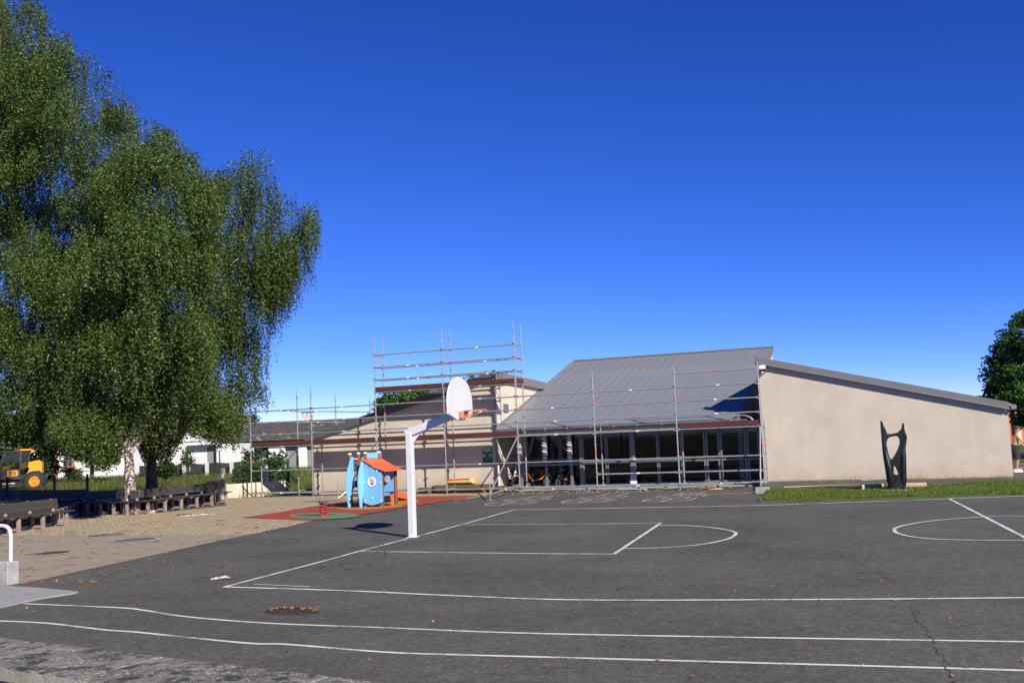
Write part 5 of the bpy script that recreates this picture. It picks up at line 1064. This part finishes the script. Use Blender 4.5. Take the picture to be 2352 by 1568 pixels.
def birch(label, Y, tpx, r, polys, bark, base_z, limbs=14, size=.072):
    # polys: outline, distance of its middle, half depth, boughs, twig clumps per bough, bough radius, loose clumps, twigs per clump, twig lengths
    pts = trunk_path(tpx, Y, base_z); t = thing('birch_tree', label, 'birch', pts[0], 0, birch_grp); o = pts[0].copy()
    mb = MB(); P_ = spline([p-o for p in pts], 5); n = len(P_); rad = [r*(1+.75*max(0,1-i/5)**2)*(1-.85*i/n) for i in range(n)]; mb.tube(P_, rad, 14)
    for i in range(len(mb.v)): mb.v[i] = tuple(c+random.uniform(-.012,.012) for c in mb.v[i])
    part('trunk', mb, M[bark], t, True)
    allc = []; V = []
    for poly, Yc, th_, nb, per, rb, loose, st_n, lr in polys:
        cs = []; hs_ = []
        if nb: bc, bh = boughs(poly, Yc, th_, nb, per, rb); cs.append(bc); hs_.append(bh)
        if loose: lc = clump_centres(poly, Yc, th_*.8, loose)[0]; cs.append(lc); hs_.append(lc)
        c = np.concatenate(cs); allc.append(c); LP, LO = strands(c, .34, st_n, lr, .042, .036, hub=np.concatenate(hs_)); V.append(leaf_quads(LP, size, .6, LO))
    allc = np.concatenate(allc); V = np.concatenate(V); ctr = V.mean(1); r_ = ctr-np.array([0,0,EYE]); dp = r_@np.array(Fv); px_ = 1176+FOC*(r_@np.array(Rv))/dp; py_ = 784-FOC*(r_@np.array(Uv))/dp
    V = V[(px_ > -190) & (py_ < np.interp(px_, SKIRT[0], SKIRT[1])+rng.normal(0, 9, len(V)))]
    if bark == 'birch_bark':        # the gap in the crown that lets the sun on to the trunk
        q = V.mean(1)-np.array(o); sh = np.array([SUN_DIR.x, SUN_DIR.y])/SUN_DIR.length; a_ = q[:,:2]@sh; b_ = q[:,0]*sh[1]-q[:,1]*sh[0]; hz = q[:,2]-a_*math.tan(SUN_EL)
        V = V[~((np.abs(b_) < .42) & (a_ > .25) & (hz > .2) & (hz < 2.9) & (rng.random(len(V)) < .93))]
    V = V-np.array(o)
    print(label[:20], len(V)); quads('crown', V, M['birch_leaf'], None, t)
    for k in range(limbs):
        c = Vector(allc[rng.integers(len(allc))])-o; j = min(n-2, max(4, int(n*random.uniform(.3,.95)))); a = P_[j]
        c = a.lerp(c, .78); c.z -= .5
        if c.z < a.z-.5: c.z = a.z+random.uniform(.1,.8)
        lb = MB(); limb(lb, [a, a.lerp(c,.4)+Vector((0,0,.35)), a.lerp(c,.75)+Vector((0,0,.3)), c], rad[j]*.42, .012); part('limb', lb, M[bark], t, True)
    tw = MB()      # fine pale twigs that show between the leaves
    for k in range(46):
        c = Vector(allc[rng.integers(len(allc))])-o; c += Vector((-.5,0,-.9)); dv = Vector((random.uniform(-.7,.7),random.uniform(-.5,.5),random.uniform(-.6,.2))); tw.tube([c, c+dv*.4, c+dv*.8+Vector((0,0,-.25))], [.012,.008,.004], 5)
    o2 = part('twigs', tw, M['birch_bark'], t, True); o2['kind'] = 'stuff'; return t
tpA = [(302,1181),(299,1120),(296,1060),(293,1005),(300,900),(312,760),(328,620),(340,500)]
pA = [(300,285),(335,272),(392,290),(420,340),(470,372),(508,430),(490,600),(488,760),(455,860),(400,900),(340,960),(300,985),(180,985),(130,950),(110,800),(170,550),(225,380)]
pAb = [(330,960),(400,890),(460,860),(540,900),(560,985),(520,1000),(430,1008),(385,1022),(330,1012)]
pAf = [(128,930),(300,925),(292,1000),(280,1045),(235,1060),(190,1045),(150,1035),(120,1000)]
pAi = [(318,985),(390,985),(398,1040),(372,1066),(335,1085),(320,1050)]
birch('white barked weeping birch with its trunk at the bench corner', 36, tpA, .21,
      [(pA,35,4.4,135,14,.72,110,8,(.4,1.6)), (pAb,37.5,1.5,26,7,.6,60,7,(.3,.9)), (pAf,33,2.0,46,9,.55,90,7,(.3,.8)), (pAi,38,.6,0,0,0,60,7,(.3,.8))], 'birch_bark', 0, 16)
pC = [(440,400),(500,388),(532,378),(560,337),(590,348),(612,345),(625,395),(658,448),(700,462),(722,456),(716,505),(690,535),(672,600),(640,690),(628,760),(606,830),(600,850),(575,890),(552,930),(530,960),(480,980),(455,960),(440,800),(425,600)]
wisp = [[(697,470),(716,470),(708,640),(704,640)],[(670,560),(690,550),(660,690),(648,690)],[(590,800),(618,790),(612,830),(592,840)],[(560,880),(605,860),(618,888),(585,900)],[(520,960),(550,950),(535,985),(515,990)],[(545,352),(585,338),(615,345),(630,400),(540,400)],[(500,385),(540,375),(545,410),(495,410)]]
birch('dark trunked birch behind the white one leaning to the right with long hanging tresses', 38.5, [(352,1150),(347,1080),(362,1000),(420,880),(500,700),(548,560),(590,470)], .2,
      [(pC,38.5,2.0,58,8,.5,34,8,(.7,2.4))]+[(w_,38.5,.25,0,0,0,n_,7,(.4,1.0)) for w_,n_ in zip(wisp,(9,7,5,10,6,9,6))], 'dark_bark', .38, 14)
pB = [(-300,-160),(40,-30),(70,-15),(100,5),(128,60),(165,85),(200,100),(250,140),(278,200),(302,240),(312,300),(300,420),(260,640),(200,900),(150,985),(60,985),(-60,1000),(-300,1000)]
birch('tallest birch with its crown cut by the left edge of the picture', 40, [(-70,1170),(-66,1000),(-50,700),(-30,350),(10,20)], .25,
      [(pB,39.5,4.2,265,17,.85,420,8,(.35,1.4)), ([(-60,950),(150,950),(140,1005),(60,1000),(-60,1010)],39,2,20,6,.6,30,7,(.3,.8))], 'dark_bark', .38, 14)
# broadleaf trees and shrubs: clumps of leaves round limbs
def leafy(name, label, cat, Y, base, polys, mat, size, per, rad, thick, trunk=None, tr=.2, group=None, extra=None, ground=True):
    b0 = AT(base[0], base[1], Y); b0.z = -.03; t = thing(name, label, cat, b0, 0, group); V = []; C_ = []
    for poly, n_ in polys:
        c, d, sg = clump_centres(poly, Y, thick, n_, soft=60); C_.append(c)
        q = np.repeat(c, per, 0); off = rng.normal(0, 1, q.shape); off *= (rad*rng.random((len(q),1))**.45)/np.linalg.norm(off, axis=1)[:,None]; P = q+off*np.array([1,1,.7]); P = P[P[:,2] > .02]
        V.append(leaf_quads(P, size, .45))
    V = np.concatenate(V)-np.array(b0); mi = None; ms = M[mat]
    if extra: ms = [M[mat], M[extra]]; mi = (rng.random(len(V)) < .12).astype(np.int32)
    quads('crown', V, ms, mi, t); C_ = np.concatenate(C_); tm = MB(); top = Vector(C_.mean(0))-b0
    limb(tm, [Vector((0,0,-.05)), Vector((top.x*.3,0,top.z*.4)), top], tr, tr*.4)
    for k in range(8): c = Vector(C_[rng.integers(len(C_))])-b0; s = random.uniform(.3,.8); limb(tm, [top*s, (top*s).lerp(c,.5)+Vector((0,0,.15)), c], tr*.35, .01, 6)
    part('trunk', tm, M['dark_bark'], t, True); return t
pm_ = [(2254,873),(2272,862),(2264,840),(2286,806),(2283,792),(2312,752),(2318,740),(2342,738),(2338,722),(2360,712),(2420,690),(2560,720),(2640,900),(2560,975),(2352,975),(2336,965),(2322,945),(2290,925),(2264,918),(2262,893)]
leafy('maple_tree', 'large dark green leafy tree behind the right end of the beige wall', 'tree', 50, (2420,1050), [(pm_,520)], 'maple_leaf', .15, 120, .42, 3.2, tr=.3)
bt = 'trees and shrubs in the background'
leafy('tree', 'rounded green tree rising behind the roof of the left wing', 'tree', 66, (935,1060), [([(866,945),(872,925),(884,912),(905,905),(930,899),(985,896),(1008,902),(1020,945)],150)], 'maple_leaf', .2, 45, .6, 2.2, group=bt)
leafy('tree', 'thin leafy treetop poking above the peak of the left wing roof', 'tree', 58, (1100,1000), [([(1070,872),(1082,862),(1098,857),(1122,857),(1128,868),(1115,888),(1075,888)],26)], 'birch_leaf', .16, 16, .32, .8, group=bt)
leafy('tree', 'small treetop behind the left end of the dark tiled roof', 'tree', 112, (585,1040), [([(545,975),(556,962),(574,954),(590,958),(600,975)],30)], 'shrub_leaf', .2, 40, .5, 1.2, group=bt)
leafy('tree', 'broad green tree behind the loader at the far left', 'tree', 78, (20,1110), [([(-160,880),(120,880),(140,1000),(130,1085),(-160,1085)],460)], 'shrub_leaf', .26, 46, .8, 3, group=bt)
leafy('tree', 'dark bushy tree standing in front of the white houses behind the birch trunk', 'tree', 74, (210,1110), [([(135,930),(290,925),(285,1010),(265,1062),(235,1078),(215,1050),(190,1010),(140,990)],230)], 'shrub_leaf', .22, 46, .7, 2.2, group=bt)
leafy('tree', 'dark hedge like tree under the birch crown behind the gabled house', 'tree', 104, (380,1090), [([(270,930),(420,930),(520,960),(545,1000),(440,1000),(330,1015),(270,1010)],230)], 'shrub_leaf', .3, 40, .9, 2.5, group=bt)
leafy('flowering_tree', 'small tree with dark pink blossom beside the white cottage', 'tree', 80, (112,1105), [([(92,985),(118,955),(160,960),(185,990),(170,1010),(135,1020),(118,1060),(98,1070)],90)], 'shrub_leaf', .2, 42, .55, 1.4, group=bt, extra='pink_leaf')
for lb, px, Y, poly, n_ in (('wide green bush in front of the cream wall behind the left scaffold bay',572,52,[(537,1112),(540,1085),(552,1068),(570,1062),(598,1066),(612,1088),(612,1112)],70),
    ('feathery tall shrub beside the white panel of the tiled house',630,54,[(600,1112),(604,1075),(612,1058),(624,1052),(640,1058),(655,1070),(670,1085),(672,1112)],80),
    ('low green bush at the edge of the path by the green gate post',662,56,[(640,1112),(648,1088),(664,1082),(678,1092),(680,1112)],36),
    ('light green shrub in front of the garage canopy',428,78,[(415,1062),(420,1035),(432,1032),(440,1062)],14),
    ('round shrub with pale leaves beside the dark birch trunk',378,60,[(360,1090),(366,1068),(385,1058),(398,1070),(400,1090)],26),
    ('weedy bush in front of the white cottage wall',170,84,[(150,1095),(158,1078),(190,1076),(200,1095)],24)):
    leafy('shrub', lb, 'shrub', Y, (px,1115), [(poly,n_)], 'shrub_leaf', .12 if Y < 60 else .16, 46, .38 if Y < 60 else .5, .9, tr=.05, group=bt)
def spikes(label, px, pys, Y):
    t = thing('tall_weed', label, 'plant', (AT(px,1110,Y).x, Y, -.03), 0, bt); o = Vector(t.location); V = []; st_ = MB()
    for x, y in pys:
        tp = AT(x,y,Y)-o; bs = Vector((tp.x*.6,0,0)); st_.tube([bs, bs.lerp(tp,.5), tp], [.02,.015,.006], 5); k = 120; s = rng.random(k)**.7; P = np.array(bs)+(np.array(tp)-np.array(bs))*(.35+.65*s)[:,None]; V.append(leaf_quads(P+rng.normal(0,.05,P.shape), .16, .2))
    quads('leaves', np.concatenate(V), M['shrub_leaf'], None, t); part('stems', st_, M['dark_bark'], t)
spikes('tall feathery weeds with upright stems left of the first scaffold post', 570, [(566,1030),(571,1040),(580,1036),(593,1031),(560,1050)], 53)
spikes('tall feathery weeds with upright stems in front of the white house panel', 628, [(613,1035),(626,1042),(635,1042),(645,1033),(655,1040),(620,1050)], 55)
# ================================================================== FALLEN LEAVES AND TWIGS
def scatter(name, pts, size, mat, nv=4):
    N = len(pts); a = rng.uniform(0,2*PI,N); c_, s_ = np.cos(a), np.sin(a); s = size*rng.uniform(.6,1.5,N); z = np.zeros(N); A = np.stack([c_*s,s_*s,rng.uniform(0,.5,N)*s],1); Bv = np.stack([-s_*s*.6,c_*s*.6,rng.uniform(0,.5,N)*s],1)
    o = quads(name, np.stack([pts-A,pts-Bv,pts+A,pts+Bv],1), mat); o['kind'] = 'stuff'; return o
def gpx(n, x0, x1, y0, y1, z): return np.array([list(G(rng.uniform(x0,x1), rng.uniform(y0,y1))+Vector((0,0,z))) for _ in range(n)])
L_ = [gpx(170,0,2352,1180,1560,.016), gpx(110,0,1000,1190,1420,.022), gpx(260,0,560,1190,1330,.024), gpx(90,440,1100,1150,1200,.034)]
hole = np.array([list(G(670+60*math.cos(a)*r, 1403+8*math.sin(a)*r)+Vector((0,0,.015))) for a, r in zip(rng.uniform(3.4,6.4,110), rng.random(110)**.25)]); edge = np.array([list(G(rng.uniform(50,230), rng.normal(1338,3)-(rng.random()*2))+Vector((0,0,.02))) for _ in range(90)])
scatter('fallen_leaves', np.concatenate(L_), .017, M['litter']); scatter('fallen_leaves', np.concatenate([hole,edge]), .018, M['litter'])
tuft = gpx(500,480,1000,1165,1230,.012); wk = seed([G(*p) for p in ((480,1160),(560,1188),(712,1197),(400,1260),(300,1230))], 900); wk[:,2] = .012; blades('paving_weeds', wk, rng.uniform(.015,.05,len(wk)), np.full(len(wk),.012), M['grass'], .9)
tw = MB()
for k in range(110):
    p = G(random.uniform(0,900), random.uniform(1195,1330))+Vector((0,0,.022)); a = random.uniform(0,PI); l = random.uniform(.05,.22); d = Vector((math.cos(a)*l,math.sin(a)*l,0)); tw.tube([p-d,p+Vector((0,0,.01)),p+d*.9+Vector((d.y*.2,0,0))], .006, 5)
o = part('fallen_twigs', tw, M['dark_bark']); o['kind'] = 'stuff'
def stick(px, py, L, rz, lb, m='birch_bark'):
    p = G(px,py)+Vector((0,0,.03)); o = part('branch', MB().tube([(-L/2,0,0),(-.1*L,.03,.01),(L*.2,-.02,.02),(L/2,.03,0)], [.02,.022,.018,.01], 7).tube([(L*.1,0,.01),(L*.3,.12,.03)], .008, 5), M[m], None, True); o.location = p; o.rotation_euler.z = rz; tag(o, lb, 'branch')
stick(507,1332,.32,.5,'short pale stick lying on the asphalt left of the court corner'); stick(455,1185,1.1,.1,'pale birch branch lying on the paving in front of the long bench'); stick(425,1184,.6,-.1,'thin pale twig lying on the paving beside the longer branch', 'dark_bark'); stick(245,1231,.9,.2,'dark twiggy branch on the paving above the grey manhole cover', 'dark_bark')
# damp hollow with leaves in the foreground asphalt
struct('drain_hollow', sheet([G(670+62*math.cos(a)*(1+.12*math.sin(3*a)),1403+8.5*math.sin(a)*(1+.15*math.cos(2*a))) for a in np.linspace(0,2*PI,30)[:-1]], .0035), M['soil'])
rub = MB()
for k in range(260):
    u_, n_ = random.uniform(-2,8), random.uniform(-.35,1.1); s = random.uniform(.01,.05); p = W(u_,n_,.0)
    if abs(n_) < .1 and k % 3: continue
    rub.hexa([p+Vector((random.uniform(-1,1)*s+a*s,random.uniform(-.4,.4)*s+b*s,c*s)) for a,b,c in ((-1,-1,0),(1,-1,0),(1,1,0),(-1,1,0),(-1,-1,.8),(1,-1,.8),(1,1,.8),(-1,1,.8))])
o = part('rubble', rub, M['plank']); o['kind'] = 'stuff'
rub = MB()
for k in range(90):
    p = W(random.uniform(-1,6),random.uniform(-.9,.1),0); s = random.uniform(.006,.02); rub.hexa([p+Vector((a*s,b*s,c*s)) for a,b,c in ((-1,-1,0),(1,-1,0),(1,1,0),(-1,1,0),(-1,-1,.6),(1,-1,.6),(1,1,.6),(-1,1,.6))])
o = part('plaster_crumbs', rub, M['pale_concrete']); o['kind'] = 'stuff'
